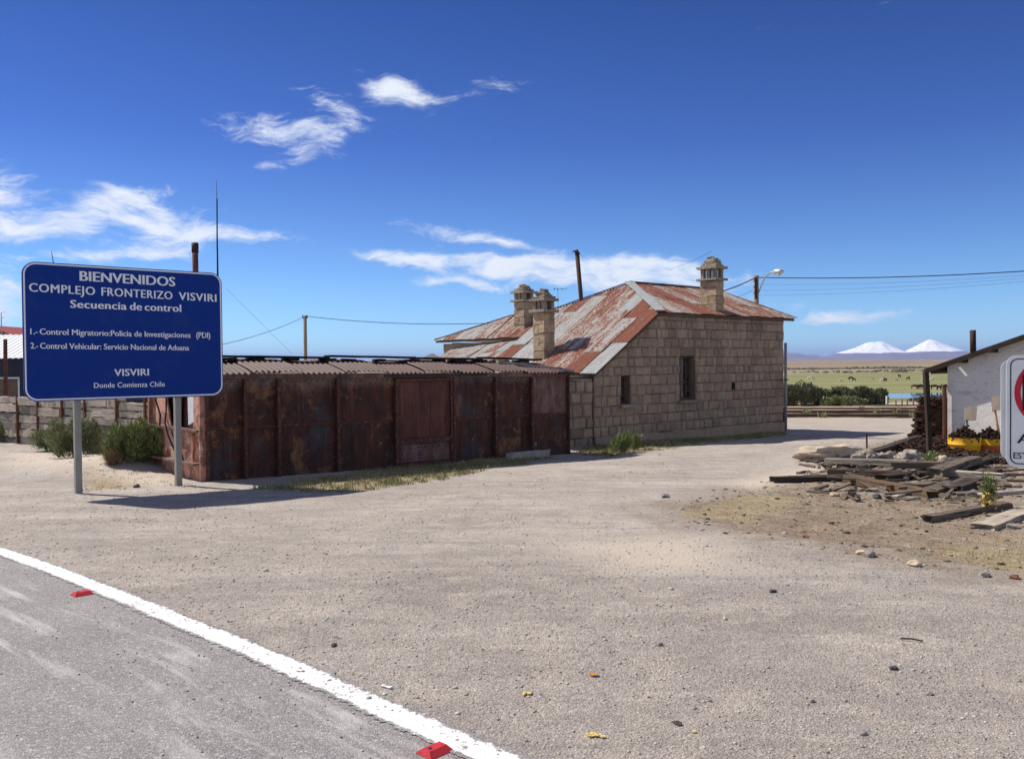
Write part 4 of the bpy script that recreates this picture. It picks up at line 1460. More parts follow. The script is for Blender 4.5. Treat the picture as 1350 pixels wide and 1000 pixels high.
for i, s in enumerate(RIBS):
    q = MB(i)
    if 0 < i < len(RIBS) - 1:
        q.bar(Bp(s, -.015, bz(s) - .1), Bp(s, -.015, bt(s) - .1), .09, .03, up=BU, nseg=6, jit=.003)
        q.bar(Bp(s, -.052, bz(s) - .05), Bp(s, -.052, bt(s) - .12), .035, .05, up=BU, nseg=6, jit=.003)
        rbo = q.build('rib', 'car_rib', wagon)
        rv = MB()
        for k in range(16):
            z = bz(s) + .05 + k * (bt(s) - bz(s) - .2) / 15
            for e_ in (-.032, .032):
                c_ = Bp(s + e_, -.028, z); rv.tube([c_, c_ - BV * .012], [.010, .006], 5)
        rv.build('rivets', 'car_rib', rbo, kind='stuff')
    else:
        q.bar(Bp(s, -.012, bz(s) - .1), Bp(s, -.012, bt(s) - .03), .10 if i else .06, .03, up=BU, nseg=6, jit=.003)
        ro = q.build('corner_post', 'car_rib', wagon)
        rv = MB()
        for k in range(26):
            z = bz(s) + .05 + k * (bt(s) - bz(s) - .1) / 25
            c = Bp(s, -.03, z)
            rv.tube([c, c - BV * .012], [.012, .007], 6)
        rv.build('rivets', 'car_rib', ro, kind='stuff')
# top rail under the roof
q = MB(2); q.bar(Bp(-.01, .01, bt(0) - .045), Bp(BL_ + .01, .01, bt(BL_) - .045), .05, .08, nseg=40, jit=.003); q.build('top_rail', 'car_pale', wagon)
# door
a, b = DOOR[0] + .06, DOOR[1] - .06
za, zb_ = bz(a) + .02, bt(a) - .10
plate(a, b, za + .52, zb_, za + .50, zb_ - .01, -.005, 'car_door', 'door_panel', .015, 51)
plate(a + .03, b - .03, za + .07, za + .40, za + .06, za + .39, -.012, 'car_pale', 'door_panel', .01, 52)
do = MB(3)
for (p, q_, w_) in ((Bp(a, -.03, za), Bp(a, -.03, zb_), .06), (Bp(b, -.03, za), Bp(b, -.03, zb_), .06)):
    do.bar(p, q_, w_, .05, up=BU, nseg=5, jit=.003)
for zz, hh in ((za + .03, .06), (za + .46, .10), (zb_ - .03, .05)):
    do.bar(Bp(a + .035, -.032, zz), Bp(b - .035, -.032, zz - .01), .045, hh, nseg=5, jit=.003)
dr = do.build('door_frame', 'car_rib', wagon)
rv = MB()
for k in range(7):
    for zz in (za + .13, za + .33):
        c = Bp(a + .12 + k * (b - a - .24) / 6, -.018, zz)
        rv.tube([c, c - BV * .015], [.014, .008], 6)
rv.build('rivets', 'car_rib', dr, kind='stuff')
q = MB(); q.bar(Bp(a - .3, -.03, zb_ + .045), Bp(b + .9, -.03, zb_ + .035), .03, .035, nseg=3); q.build('door_track', 'dark_steel', wagon)
# inner wall and far side, floor
q = MB(); q.prism([(0, -.5), (BL_, -.6), (BL_, bt(BL_) - .06), (0, bt(0) - .06)], .03, lambda s, z, c: Bp(s, WT - .03 + c, z)); q.build('far_wall', 'car_dark', wagon)
q = MB(); q.prism([(.1, WT - .05), (.1, .08), (BL_ - .1, .08), (BL_ - .1, WT - .05)], .06, lambda s, t, c: Bp(s, t, bz(s) + c)); q.build('floor', 'sleeper_dark', wagon)
q = MB(); q.prism([(DOOR[0], bz(3) - .2), (DOOR[1], bz(3) - .2), (DOOR[1], bt(4) - .08), (DOOR[0], bt(4) - .08)], .02, lambda s, z, c: Bp(s, .05 + c, z)); q.build('door_backing', 'car_rib', wagon)
# end walls: the left one is sunlit
def endwall(s, sgn, mat):
    ze = bt(s)
    def fn(t, z, c): return Bp(s + sgn * c, t, z)
    arch = [(WT * k / 12, ze - .05 + .20 * sin(pi * k / 12) ** .8) for k in range(13)]
    if s > 1:
        m = MB(); m.prism([(0, ze - 2.2), (WT, ze - 2.2)] + arch[::-1], .03, fn)
        m.build('end_wall', mat, wagon)
        return
    # opening between t .45 and 1.05
    m = MB(); m.prism([(.06, ze - 2.4), (WT, ze - 2.4), (WT, ze - 1.42), (.06, ze - 1.42)], .03, fn); m.build('end_panel', mat, wagon)
    m = MB(); m.prism([(.06, ze - 1.415), (WT, ze - 1.415), (WT, ze - .905), (.06, ze - .905)], .03, fn); m.build('end_panel', mat, wagon)
    m = MB(); m.prism([(.06, ze - .90), (.50, ze - .90), (.42, ze - .6), (.5, ze - .05), (.06, ze - .05)], .03, fn); m.build('end_panel', mat, wagon)
    m = MB(); m.prism([(1.45, ze - .90), (WT, ze - .90), (WT, ze - .05), (1.75, ze - .05), (1.62, ze - .5)], .03, fn); m.build('end_panel', mat, wagon)
    m = MB(); m.prism([(.06, ze - .045), (WT, ze - .045)] + [(t_, z_ + .006) for t_, z_ in arch[1:-1]][::-1], .03, fn); m.build('end_panel', mat, wagon)
    m = MB(); m.prism([(.52, ze - .78), (.74, ze - .84), (.76, ze - .1), (.5, ze - .1)], .02, lambda t, z, c: Bp(s + .02 + c, t, z)); m.build('loose_board', 'window_white', wagon)
    m = MB(); m.prism([(1.2, ze - .9), (1.44, ze - .9), (1.5, ze - .1), (1.05, ze - .1)], .02, lambda t, z, c: Bp(s + .05 + c, t, z)); m.build('loose_board', 'car_pale', wagon)
    m = MB(); m.prism([(0.1, ze - 2.2), (WT - .05, ze - 2.2), (WT - .05, ze + .02), (0.1, ze + .02)], .02, lambda t, z, c: Bp(s + .12 + c, t, z)); m.build('inner_lining', 'car_door', wagon)
    for zz, dd in ((ze - 1.42, .16), (ze - .9, .10)):
        m = MB(3); m.box(Bp(s - dd / 2, WT / 2 + .05, zz), (dd, WT - .15, .03), (BU, BV, X3[2]), .006, 1); m.build('ledge', 'car_pale', wagon)
    for tt in (.08, WT - .03):
        m = MB(3); m.bar(Bp(s - .03, tt, ze - 2.3), Bp(s - .03, tt, ze - .02), .05, .07, up=BU, nseg=5, jit=.003); m.build('corner_post', 'car_end', wagon)
    m = MB(3); m.bar(Bp(s - .03, .42, ze - 1.4), Bp(s - .03, .42, ze - .9), .03, .04, up=BU); m.build('stiffener', 'car_end', wagon)
    for pts in ([(.95, -1.40), (1.02, -1.25), (1.2, -1.02), (1.25, -.8), (1.1, -.6), (1.0, -.15)], [(.7, -1.41), (.78, -1.2), (1.0, -1.0), (1.15, -.78)], [(1.75, -.9), (1.62, -.7), (1.75, -.45), (1.6, -.1)]):
        m = MB(); m.tube([Bp(s - .08 - .03 * k, t_, ze + z_) for k, (t_, z_) in enumerate(pts)], .014, 6); m.build('branch_shadow_rod', 'dark_steel', wagon, True)  # dark bent rods added in place of branch shadows on this wall
endwall(-.002, 1, 'car_end')
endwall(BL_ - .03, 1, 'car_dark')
# arched corrugated roof in sheets
RC = .10
def roof_arc(t): return .205 * sin(pi * max(0, min(1, (t + .06) / (WT + .12)))) ** .85
edges = [-.06]
while edges[-1] < BL_ - .5: edges.append(edges[-1] + .845)
edges[-1] = BL_ - .12
for i, (a, b) in enumerate(zip(edges[:-1], edges[1:])):
    m = MB(i)
    lift = .03 * (i % 2) + rw.uniform(0, .01)
    ss = np.arange(a - .02, b + .02, RC / 6)
    nt = 12
    skew = rw.uniform(-.03, .03)
    ext = rw.uniform(.0, .05)
    grid = []
    for s in ss:
        col = []
        for k in range(nt + 1):
            t = -.07 - ext + (WT + .14 + ext) * k / nt
            z = bt(s) - .005 + roof_arc(t) + .021 * sin(2 * pi * s / RC) + lift
            if k == 0: z += rw.uniform(-.006, .003)
            m.v.append(Bp(s + skew * k / nt, t, z))
            col.append((len(m.v) - 1, (s, t)))
        grid.append(col)
    for c1, c2 in zip(grid[:-1], grid[1:]):
        for k in range(nt): m.face((c1[k][0], c2[k][0], c2[k + 1][0], c1[k + 1][0]), [c1[k][1], c2[k][1], c2[k + 1][1], c1[k + 1][1]])
    m.build('roof_sheet', 'wagon_roof', wagon, True)
# running board along the ridge on blocks
k = 0
s = .1
while s < BL_ - .6:
    q = MB(k); q.box(Bp(s, WT / 2 - .35, bt(s) + .235), (rw.uniform(.10, .30), .30, .05), (BU, BV, X3[2]), .008); q.build('block', 'beam_black', wagon)
    s += rw.uniform(.45, .75)
    k += 1
cut = [-.2, 2.6, 4.5, 6.2, 7.9]
for i, (a, b) in enumerate(zip(cut[:-1], cut[1:])):
    q = MB(i); q.bar(Bp(a, WT / 2 - .38, bt(a) + .285 + .02 * (i % 2)), Bp(b - .02, WT / 2 - .38, bt(b) + .275 + (.02 if i == 1 else 0)), .25, .04, nseg=6, jit=.004); q.build('running_board', 'beam_black', wagon)
q = MB(4); q.bar(Bp(BL_ - 1.5, .75, bt(BL_) + .24), Bp(BL_ + .35, .35, bt(BL_) + .03), .5, .05, nseg=4, jit=.006); q.build('flat_sheet', 'concrete', wagon)
q = MB(4); q.bar(Bp(BL_ - .35, -.02, bt(BL_) - .005), Bp(BL_ + .12, -.02, bt(BL_) - .02), .14, .05, nseg=2, jit=.004); q.build('corner_plate', 'dark_steel', wagon)
q = MB(); p0 = Bp(BL_ - .45, .1, bt(BL_) + .10); q.tube([p0 - Vector((0, 0, .08)), p0, p0 + BU * .35, p0 + BU * .35 - Vector((0, 0, .08))], .010, 5); q.build('hook_bar', 'dark_steel', wagon)
# kerb block beside the wagon
ka, kb = TG(672, 607), TG(738, 597)
m = MB(3); m.bar(ka + Vector((0, 0, .05)), kb + Vector((0, 0, .05)), .16, .16, nseg=8, jit=.012)
tag(m.build('kerb_block', 'concrete', None, base=(ka + kb) / 2), 'long grey concrete kerb lying at the right end of the rusty wagon', 'kerb')

# ================================================================== BLUE SIGN
PL = G(104, 651.5); PR = G(236, 641)
SU = Vector((PR.x - PL.x, PR.y - PL.y, 0)).normalized()
SV = Vector((-SU.y, SU.x, 0))
SO = Vector((PL.x, PL.y, 0))
def sgn_xy(px, py):
    p = on_plane(px, py, SO - SV * .06, SV)
    return (p - SO).dot(SU), p.z
def Sp(a, z, c=0): return SO + SU * a + SV * (-.06 + c) + Vector((0, 0, z))
c1, c2, c3, c4 = sgn_xy(30, 345), sgn_xy(292, 365.5), sgn_xy(294.5, 517), sgn_xy(35, 524.5)
sa0, sa1 = (c1[0] + c4[0]) / 2, (c2[0] + c3[0]) / 2
sz0, sz1 = (c3[1] + c4[1]) / 2, (c1[1] + c2[1]) / 2
sz1 += .036
sz0 -= .05
sa0 -= .02
sign = thing('welcome_sign', 'large blue welcome sign with white lettering on two grey posts', 'sign', Vector((PL.x + PR.x, PL.y + PR.y, -.4)) / 2)
def rrect(a0, a1, z0, z1, r, n=7):
    pts = []
    for cx, cz, s in ((a1 - r, z1 - r, 0), (a0 + r, z1 - r, 1), (a0 + r, z0 + r, 2), (a1 - r, z0 + r, 3)):
        for k in range(n + 1):
            t = pi / 2 * (s + k / n)
            pts.append((cx + r * cos(t), cz + r * sin(t)))
    return pts
m = MB(); m.prism(rrect(sa0, sa1, sz0, sz1, .17)[::-1], .035, lambda a, z, c: Sp(a, z, c)); panel = m.build('panel', 'sign_blue', sign)
def ringmesh(outer, inner, fn, c0, c1):
    m = MB()
    n = len(outer)
    for c in (c0, c1):
        for p in outer: m.v.append(Vector(fn(p[0], p[1], c)))
        for p in inner: m.v.append(Vector(fn(p[0], p[1], c)))
    for k in range(n):
        k2 = (k + 1) % n
        m.face((k, k2, n + k2, n + k))
        m.face((2 * n + k, 3 * n + k, 3 * n + k2, 2 * n + k2))
        m.face((k, 2 * n + k, 2 * n + k2, k2))
        m.face((n + k, n + k2, 3 * n + k2, 3 * n + k))
    return m
ringmesh(rrect(sa0 + .012, sa1 - .012, sz0 + .012, sz1 - .012, .158), rrect(sa0 + .032, sa1 - .032, sz0 + .032, sz1 - .032, .14), Sp, -.004, -.001).build('border_line', 'sign_white', panel)
def lettering(text, place, u, n, left, right, cap, mat, parent, bold=.02, name='lettering', spacing=1.0, thick=.0015):
    cu = bpy.data.curves.new(name, 'FONT')
    cu.body = text
    cu.size = 1
    cu.offset = 0
    cu.extrude = 0
    cu.space_character = spacing
    cu.resolution_u = 3
    ob = bpy.data.objects.new(name, cu)
    COL.objects.link(ob)
    dg = bpy.context.evaluated_depsgraph_get()
    me = bpy.data.meshes.new_from_object(ob.evaluated_get(dg))
    bpy.data.objects.remove(ob)
    co = np.empty(len(me.vertices) * 3, np.float32)
    me.vertices.foreach_get('co', co)
    co = co.reshape(-1, 3)
    x0, x1 = co[:, 0].min(), co[:, 0].max()
    CAPH = .729
    wx = (right[0] - left[0]) / (x1 - x0)
    wz = cap / CAPH
    zl, zr = left[1], right[1]
    o0 = origin_of(parent)
    out = []
    for x, y, _ in co:
        a = left[0] + (x - x0) * wx
        zz = zl + (zr - zl) * (x - x0) / (x1 - x0) + y * wz
        out.append(place(a, zz, -.003) - o0)
    base_v = np.array([tuple(v) for v in out], np.float32)
    step = place(wx, 0, 0) - place(0, 0, 0)
    nn_ = place(0, 0, 1) - place(0, 0, 0)
    polys = [tuple(p.vertices) for p in me.polygons]
    vs_, fs_ = [], []
    for k, (dx, dd) in enumerate(((0, 0), (bold * 1.1, -.0004), (-bold * 1.1, -.0008), (bold * .55, -.0012), (-bold * .55, -.0016))):
        off_ = np.array(tuple(step * dx + nn_ * dd), np.float32)
        vs_.append(base_v + off_)
        fs_ += [tuple(q + k * len(base_v) for q in f) for f in polys]
    me2 = bpy.data.meshes.new(name)
    me2.from_pydata(np.concatenate(vs_).tolist(), [], fs_)
    me2.materials.append(MATS[mat])
    bpy.data.meshes.remove(me)
    me = me2
    # make sure faces look towards the viewer
    o = bpy.data.objects.new(name, me)
    COL.objects.link(o)
    o.parent = parent
    return o
for ba in (sa0 + .28, sa0 + 1.0, sa1 - 1.0, sa1 - .28):
    for bz_ in (sz0 + .10, (sz0 + sz1) / 2 + .02, sz1 - .10):
        m = MB(); m.tube([Sp(ba, bz_, .002), Sp(ba, bz_, -.006)], [.011, .008], 8); m.build('bolt', 'sign_blue', panel)
LINES = [('BIENVENIDOS', (105.5, 369.8), (230.5, 377.4), 13.6, .030, 1.0),
         ('COMPLEJO', (38.5, 384), (125, 388.9), 11.8, .026, 1.1), ('FRONTERIZO', (134, 389.4), (227, 394.6), 11.4, .026, 1.1), ('VISVIRI', (236, 395.1), (285, 397.8), 10.8, .026, 1.1),
         ('Secuencia', (93, 405.4), (166.6, 408.2), 10.8, .030, 1.05), ('de', (171.4, 408.4), (186.8, 409.0), 10.6, .030, 1.05), ('control', (191, 409.2), (238.5, 411), 10.4, .030, 1.05),
         ('1.-', (40, 440.4), (49.5, 440.6), 8.2, .022, 1.0), ('Control Migratorio:Policia de Investigaciones', (52.5, 440.6), (251, 445.0), 8.2, .022, 1.0), ('(PDI)', (258.8, 445.1), (277, 445.6), 8.0, .022, 1.0),
         ('2.-', (40.5, 459.2), (50, 459.3), 8.2, .022, 1.0), ('Control Vehicular: Servicio Nacional de Aduana', (53, 459.4), (249, 461.7), 8.2, .022, 1.0),
         ('VISVIRI', (151, 495.4), (196, 494.6), 9.6, .030, 1.05),
         ('Donde Comienza Chile', (124, 511.2), (217, 509.2), 7.2, .022, 1.05)]
for txt, l, r_, cap, bold, spc in LINES:
    L_, R_ = sgn_xy(*l), sgn_xy(*r_)
    cp = sgn_xy(l[0], l[1] - cap)[1] - L_[1]
    lettering(txt, Sp, SU, SV, L_, R_, cp, 'sign_white', panel, bold, spacing=spc)
for base in (PL, PR):
    aa = (Vector((base.x, base.y, 0)) - SO).dot(SU)
    gz = tz(base.x, base.y)
    m = MB(); m.box(SO + SU * aa + SV * .02 + Vector((0, 0, (gz - .3 + sz1 - .08) / 2)), (.085, .085, sz1 - .08 - gz + .3), (SU, SV, X3[2])); m.build('post', 'sign_post', sign)
for zz in (sz0 + .02, sz0 + .9, sz1 - .15):
    m = MB(); m.box(Sp((sa0 + sa1) / 2, zz, .055), (sa1 - sa0 - .25, .035, .05), (SU, SV, X3[2])); m.build('cross_rail', 'sign_back', sign)

# ================================================================== PARKING SIGN (right edge)
QO = at_y(1326.5, 545, 6.8)
QU = Vector((.93, -.37, 0)).normalized()
QV = Vector((-QU.y, QU.x, 0))
def Qp(a, z, c=0): return Vector((QO.x, QO.y, 0)) + QU * a + QV * c + Vector((0, 0, z))
qz1, qz0 = at_y(1345, 468, 6.72).z, at_y(1345, 617, 6.72).z
qw = .69
gzq = tz(Qp(qw / 2, 0).x, Qp(qw / 2, 0).y)
ps = thing('parking_sign', 'white parking sign with red ring and black border at the right edge', 'sign', (Qp(qw / 2, 0).x, Qp(qw / 2, 0).y, gzq))
m = MB(); m.prism(rrect(0, qw, qz0, qz1, .075)[::-1], .012, Qp); plate_ = m.build('panel', 'plate_white', ps)
ringmesh(rrect(.026, qw - .026, qz0 + .026, qz1 - .026, .055), rrect(.034, qw - .034, qz0 + .034, qz1 - .034, .048), Qp, -.003, -.001).build('border_line', 'print_black', plate_)
rc = (.345, qz1 - .29)
def circ(r, n=40): return [(rc[0] + r * cos(2 * pi * k / n), rc[1] + r * sin(2 * pi * k / n)) for k in range(n)]
ringmesh(circ(.29), circ(.247), Qp, -.003, -.001).build('red_ring', 'print_red', plate_)
zr_ = lambda py: at_y(1340, py, 6.75).z
def qtext(t, a0, a1, py, cap, bold): lettering(t, Qp, QU, QV, (a0, zr_(py)), (a1, zr_(py)), cap, 'print_black', plate_, bold)
qtext('E', .14, .50, 541, .30, .03)
qtext('AREA', .075, .44, 584, .075, .015)
qtext('ESTACIONAMIENTO', .05, .64, 604.5, .05, .012)
m = MB(); m.prism(rrect(-.03, qw - .03, qz0 + .05, qz1 - .035, .07)[::-1], .012, lambda a, z, c: Qp(a, z, .05 + c)); m.build('back_panel', 'plate_white', ps)
for aa in (.28,):
    m = MB(); m.box(Qp(qw / 2, (gzq - .3 + qz1 - .1) / 2, .035), (.05, .044, qz1 - .1 - gzq + .3), (QU, QV, X3[2])); m.build('post', 'sign_post', ps)

# ================================================================== LEFT: sleeper wall, building, shrubs
WA, WB = at_y(0, 560, 25.0), at_y(226, 560, 19.4)
WD = Vector((WB.x - WA.x, WB.y - WA.y, 0)).normalized()
WN = Vector((-WD.y, WD.x, 0))      # away from the viewer
if WN.y < 0: WN = -WN
WP0 = Vector((WA.x, WA.y, 0))
def wpt(px, py): return on_plane(px, py, WP0, WN)
wl = thing('sleeper_wall', 'low retaining wall of stacked pale timber sleepers between rusty uprights', 'wall', (wpt(100, 560).x, wpt(100, 560).y, -.45))
postpx = [-46, -10, 24, 51, 83, 113, 155, 193, 226]
rs = random.Random(31)
for i, (pa, pb) in enumerate(zip(postpx[:-1], postpx[1:])):
    a_, b_ = wpt(pa, 560), wpt(pb, 560)
    a_.z = b_.z = 0
    topz = wpt((pa + pb) / 2, [523, 523, 524, 525, 528, 525, 531, 528][i]).z
    z = topz
    while z > -.75:
        h = rs.uniform(.17, .25)
        m = MB(rs.randint(0, 999))
        off = WN * (.12 + rs.uniform(-.05, .05))
        cut_ = rs.uniform(.03, .10)
        dd = (b_ - a_).normalized()
        if rs.random() < .3:
            mid_ = a_.lerp(b_, rs.uniform(.3, .7))
            segs_ = [(a_ + dd * .04, mid_ - dd * .01), (mid_ + dd * .01, b_ - dd * .04)]
        else: segs_ = [(a_ + dd * .04, b_ - dd * cut_)]
        for (p_, q_) in segs_:
            m = MB(rs.randint(0, 999))
            m.bar(p_ + off + Vector((0, 0, z - h / 2)), q_ + off + Vector((0, 0, z - h / 2 + rs.uniform(-.012, .012))), .24, h - rs.uniform(.015, .04), nseg=6, jit=.016)
            m.build('sleeper', rs.choice(['sleeper_pale', 'sleeper_pale', 'sleeper_pale', 'sleeper_white']), wl)
        z -= h
for i, pa in enumerate(postpx):
    p = wpt(pa, 560)
    top = wpt(pa, [520, 520, 519, 524, 523, 522, 525, 524, 524][i]).z
    m = MB(i); m.bar((p.x - WN.x * .03, p.y - WN.y * .03, -.85), (p.x - WN.x * .03, p.y - WN.y * .03, top), .045, .06, up=WD, nseg=4, jit=.003); m.build('upright', 'rust_steel', wl)
m = MB(5); pe = wpt(60, 560); qe = wpt(215, 560); m.bar(Vector((pe.x, pe.y, -.1)) + WN * .4, Vector((qe.x, qe.y, -.1)) + WN * .4, .2, 1.5); m.build('earth_fill', 'sleeper_dark', wl)
# tall rail post
RPY = 27.5
p = at_y(7.5, 560, RPY)
m = MB(3); m.bar((p.x, RPY, -.9), (at_y(7, 447, RPY).x, RPY, at_y(7, 447, RPY).z), .12, .06, up=Vector((1, 0, 0)), nseg=8, jit=.003)
o = m.build('rail_post', 'rust_steel', wl); o['label'] = 'tall rusty rail upright at the left edge'
# low blue building behind
BY = 31
bx1 = at_y(160, 500, BY).x
bx0 = at_y(-130, 500, BY).x
zr1, zr0 = at_y(10, 441, BY + 2.2).z, at_y(10, 472, BY).z
bb = thing('blue_building', 'low dark blue building under a bright white corrugated roof behind the blue sign', 'building', ((bx0 + bx1) / 2, BY, -.8))
wx0, wx1 = at_y(-30, 500, BY).x, at_y(26, 500, BY).x
wz1, wz0 = at_y(10, 497, BY).z, at_y(10, 530, BY).z
m = MB(); m.box(((bx0 + wx0) / 2, BY + .1, (zr0 - 1) / 2), (wx0 - bx0, .2, zr0 + 1)); m.box(((bx1 + wx1) / 2, BY + .1, (zr0 - 1) / 2), (bx1 - wx1, .2, zr0 + 1))
m.box(((wx0 + wx1) / 2, BY + .1, (zr0 + wz1) / 2), (wx1 - wx0, .2, zr0 - wz1)); m.box(((wx0 + wx1) / 2, BY + .1, (wz0 - 1) / 2), (wx1 - wx0, .2, wz0 + 1)); m.build('wall', 'blue_wall', bb)
m = MB(); m.box(((wx0 + wx1) / 2, BY + .12, (wz0 + wz1) / 2), (wx1 - wx0 - .01, .04, wz1 - wz0 - .01)); wb = m.build('window', 'brown_board', bb)
m = MB()
for (x, z, sx, sz_) in (((wx0 + wx1) / 2, wz1 - .03, wx1 - wx0, .06), (wx1 - .03, (wz0 + wz1) / 2 - .035, .06, wz1 - wz0 - .07)): m.box((x, BY - .012, z), (sx, .03, sz_))
m.build('frame', 'window_white', wb)
m = MB()
xs = np.arange(bx0 - .2, bx1 + .2, .04)
for a, b in zip(xs[:-1], xs[1:]):
    ca_, cb = .02 * sin(2 * pi * a / .2), .02 * sin(2 * pi * b / .2)
    m.quad((a, BY - .25, zr0 + ca_), (b, BY - .25, zr0 + cb), (b, BY + 2.3, zr1 + cb), (a, BY + 2.3, zr1 + ca_))
m.build('roof', 'white_sheet', bb)
m = MB(); m.quad((bx0, BY + 2.3, zr1), (bx1, BY + 2.3, zr1), (bx1, BY + 4.6, zr0), (bx0, BY + 4.6, zr0)); m.build('back_roof', 'white_sheet', bb)
m = MB(); m.box(((bx0 + bx1) / 2, BY + 4.4, (zr0 - 1) / 2), (bx1 - bx0, .2, zr0 + .9)); m.build('back_wall', 'blue_wall', bb)
for xx in (bx0 + .1, bx1 - .1):
    m = MB(); m.box((xx, BY + 2.3, (zr0 - 1) / 2), (.19, 3.9, zr0 + .9)); m.build('side_wall', 'blue_wall', bb)
# red roofed house far left
q0 = at_y(0, 431, 55); q1 = at_y(16, 441, 55)
rh = thing('red_roof_house', 'distant house of which only a red roof slope shows above the white roof', 'house', (q0.x, 57, -1.8))
m = MB(); m.v += [Vector((q0.x - 1, 55, q0.z + .15)), Vector((q1.x, 55, q1.z)), Vector((q1.x, 60, q1.z)), Vector((q0.x - 1, 60, q0.z + .15)), Vector((q0.x - 5, 55, q1.z - .6)), Vector((q0.x - 5, 60, q1.z - .6))]
m.face((0, 1, 2, 3)); m.face((0, 3, 5, 4)); m.build('roof', 'red_sheet', rh)
m = MB(); m.box((q0.x - 2, 57.5, q1.z / 2 - 1.3), (5, 4.4, q1.z + 1.6)); m.build('wall', 'rough_stone', rh)
def mast(name, lab, cat, px0, py0, px1, py1, Y, r0, r1, mat='wire_black', extra=None):
    a, b = at_y(px0, py0, Y), at_y(px1, py1, Y)
    base = Vector((a.x, Y, tz(a.x, Y)))
    o = MB(); o.tube([base, a, b], [r0, r0, r1], 6)
    t = o.build(name, mat, None, True, base=base)
    return tag(t, lab, cat), a, b
mt, a, b = mast('antenna_mast', 'tall thin whip antenna rising above the right end of the blue sign', 'antenna', 287, 366, 285.5, 238, 26, .028, .006)
m = MB(); m.tube([at_y(286.3, 330, 26), at_y(286.1, 262, 26)], [.021, .019], 6); m.build('antenna_sleeve', 'wire_black', mt)
mt, a, b = mast('antenna', 'thin roof antenna just above the top left of the blue sign', 'antenna', 71, 350, 67.5, 330, 34, .02, .008)
mt, a, b = mast('antenna', 'small television antenna at the left edge above the red roof', 'antenna', 2, 440, 1.5, 412, 50, .03, .02, 'lamp_grey')
m = MB(); m.tube([at_y(-4, 414, 50), at_y(7, 411, 50)], .02, 5); m.tube([at_y(-3, 420, 50), at_y(6, 418, 50)], .02, 5); m.build('crossbar', 'lamp_grey', mt)
# rusty flue behind the sign
a, b = at_y(258, 372, 17.6), at_y(257, 320, 17.6)
bs = Vector((a.x, 17.6, tz(a.x, 17.6)))
m = MB(); m.tube([bs, a, b], .058, 10); fl = m.build('flue_pipe', 'rust_steel', None, True, base=bs)
tag(fl, 'rusty stove flue standing up behind the blue sign beside the antenna', 'pipe')
m = MB(); m.tube([b - Vector((0, 0, .2)), b], .068, 10); m.build('flue_collar', 'dark_steel', fl, True)

def shrub(name, p, w, h, n, seed, mat, lab, group=None, parent_cat='shrub', leaf=.05, lw=.010, dens_in=True, stem=True):
    rg = np.random.default_rng(seed)
    root = thing(name, lab, parent_cat, p, group)
    # lumpy volume: several lobes
    nl = 11
    lob = [(rg.uniform(-.68, .68) * w / 2, rg.uniform(-.6, .6) * w / 2, rg.uniform(.18, .60) * h, rg.uniform(.2, .42) * w / 2, rg.uniform(.22, .46) * h) for _ in range(nl)]
    P, N = [], []
    for (lx, ly, lz_, lr, lh) in lob:
        k = n // nl
        d = rg.normal(0, 1, (k, 3))
        d /= np.linalg.norm(d, axis=1)[:, None]
        rr_ = rg.uniform(.25, 1, (k, 1)) ** .5
        q = d * rr_ * np.array([lr, lr, lh]) + np.array([lx, ly, lz_])
        P.append(q)
        nn = d.copy()
        nn[:, 2] += 1.1
        N.append(nn)
    P, N = np.concatenate(P), np.concatenate(N)
    k = P[:, 2] > .0
    P, N = P[k], N[k]
    N /= np.linalg.norm(N, axis=1)[:, None]
    o = blades('foliage', P, leaf * rg.uniform(.6, 1.5, len(P)), lw * rg.uniform(.6, 1.4, len(P)), mat, seed, .45, nrm=N)
    o.parent = root
    if stem:
        m = MB(seed)
        for j in range(6):
            a = rg.uniform(0, 6.28)
            e = Vector((cos(a) * w * .3, sin(a) * w * .3, h * rg.uniform(.4, .7)))
            m.tube([Vector((0, 0, -.05)), e * .5 + Vector((0, 0, .03)), e], [.02, .013, .005], 5)
        so = m.build('stems', 'pole_wood')
        so.parent = root
    return root
for i, (px, py, wpx, hpx, seed, mt_, lab) in enumerate([
    (6, 584, 46, 36, 1, 'tola_leaf', 'green tola bush cut off by the left edge of the picture'),
    (52, 596, 44, 30, 2, 'tola_leaf', 'low round tola bush at the left end of the clump by the left sign post'),
    (86, 604, 50, 60, 3, 'tola_leaf', 'tallest tola bush, directly left of the left sign post'),
    (124, 598, 40, 34, 4, 'tola_leaf', 'dark tola bush just right of the left sign post'),
    (160, 613, 44, 60, 5, 'tola_bright', 'feathery green tola bush in front of the sleeper wall'),
    (190, 614, 50, 62, 6, 'tola_bright', 'bright feathery tola bush against the end of the wagon'),
    (143, 614, 18, 24, 7, 'bush_dry', 'small straw coloured dried bush at the foot of the feathery green ones')]):
    p = G(px, py)
    d = p.y
    w, h = wpx / F * d * 1.38, hpx / F * d
    p.y += w * .35
    p.z = tz(p.x, p.y) - .02
    shrub('tola_bush', p, w, h, 6500 if i != 6 else 1500, 40 + i, mt_, lab, leaf=.10, lw=.012, group='tola bushes in front of the sleeper wall')
for (px, py, wpx, hpx, seed, lab) in ((818, 596, 30, 26, 1, 'green broom-like shrub growing in front of the small window'), (836, 591, 16, 22, 2, 'smaller upright weed right of the green shrub by the house wall')):
    p = TG(px, py)
    shrub('yard_shrub', p, wpx / F * p.y, hpx / F * p.y, 2600 if seed == 1 else 900, 60 + seed, 'tola_bright', lab, leaf=.13, lw=.012)
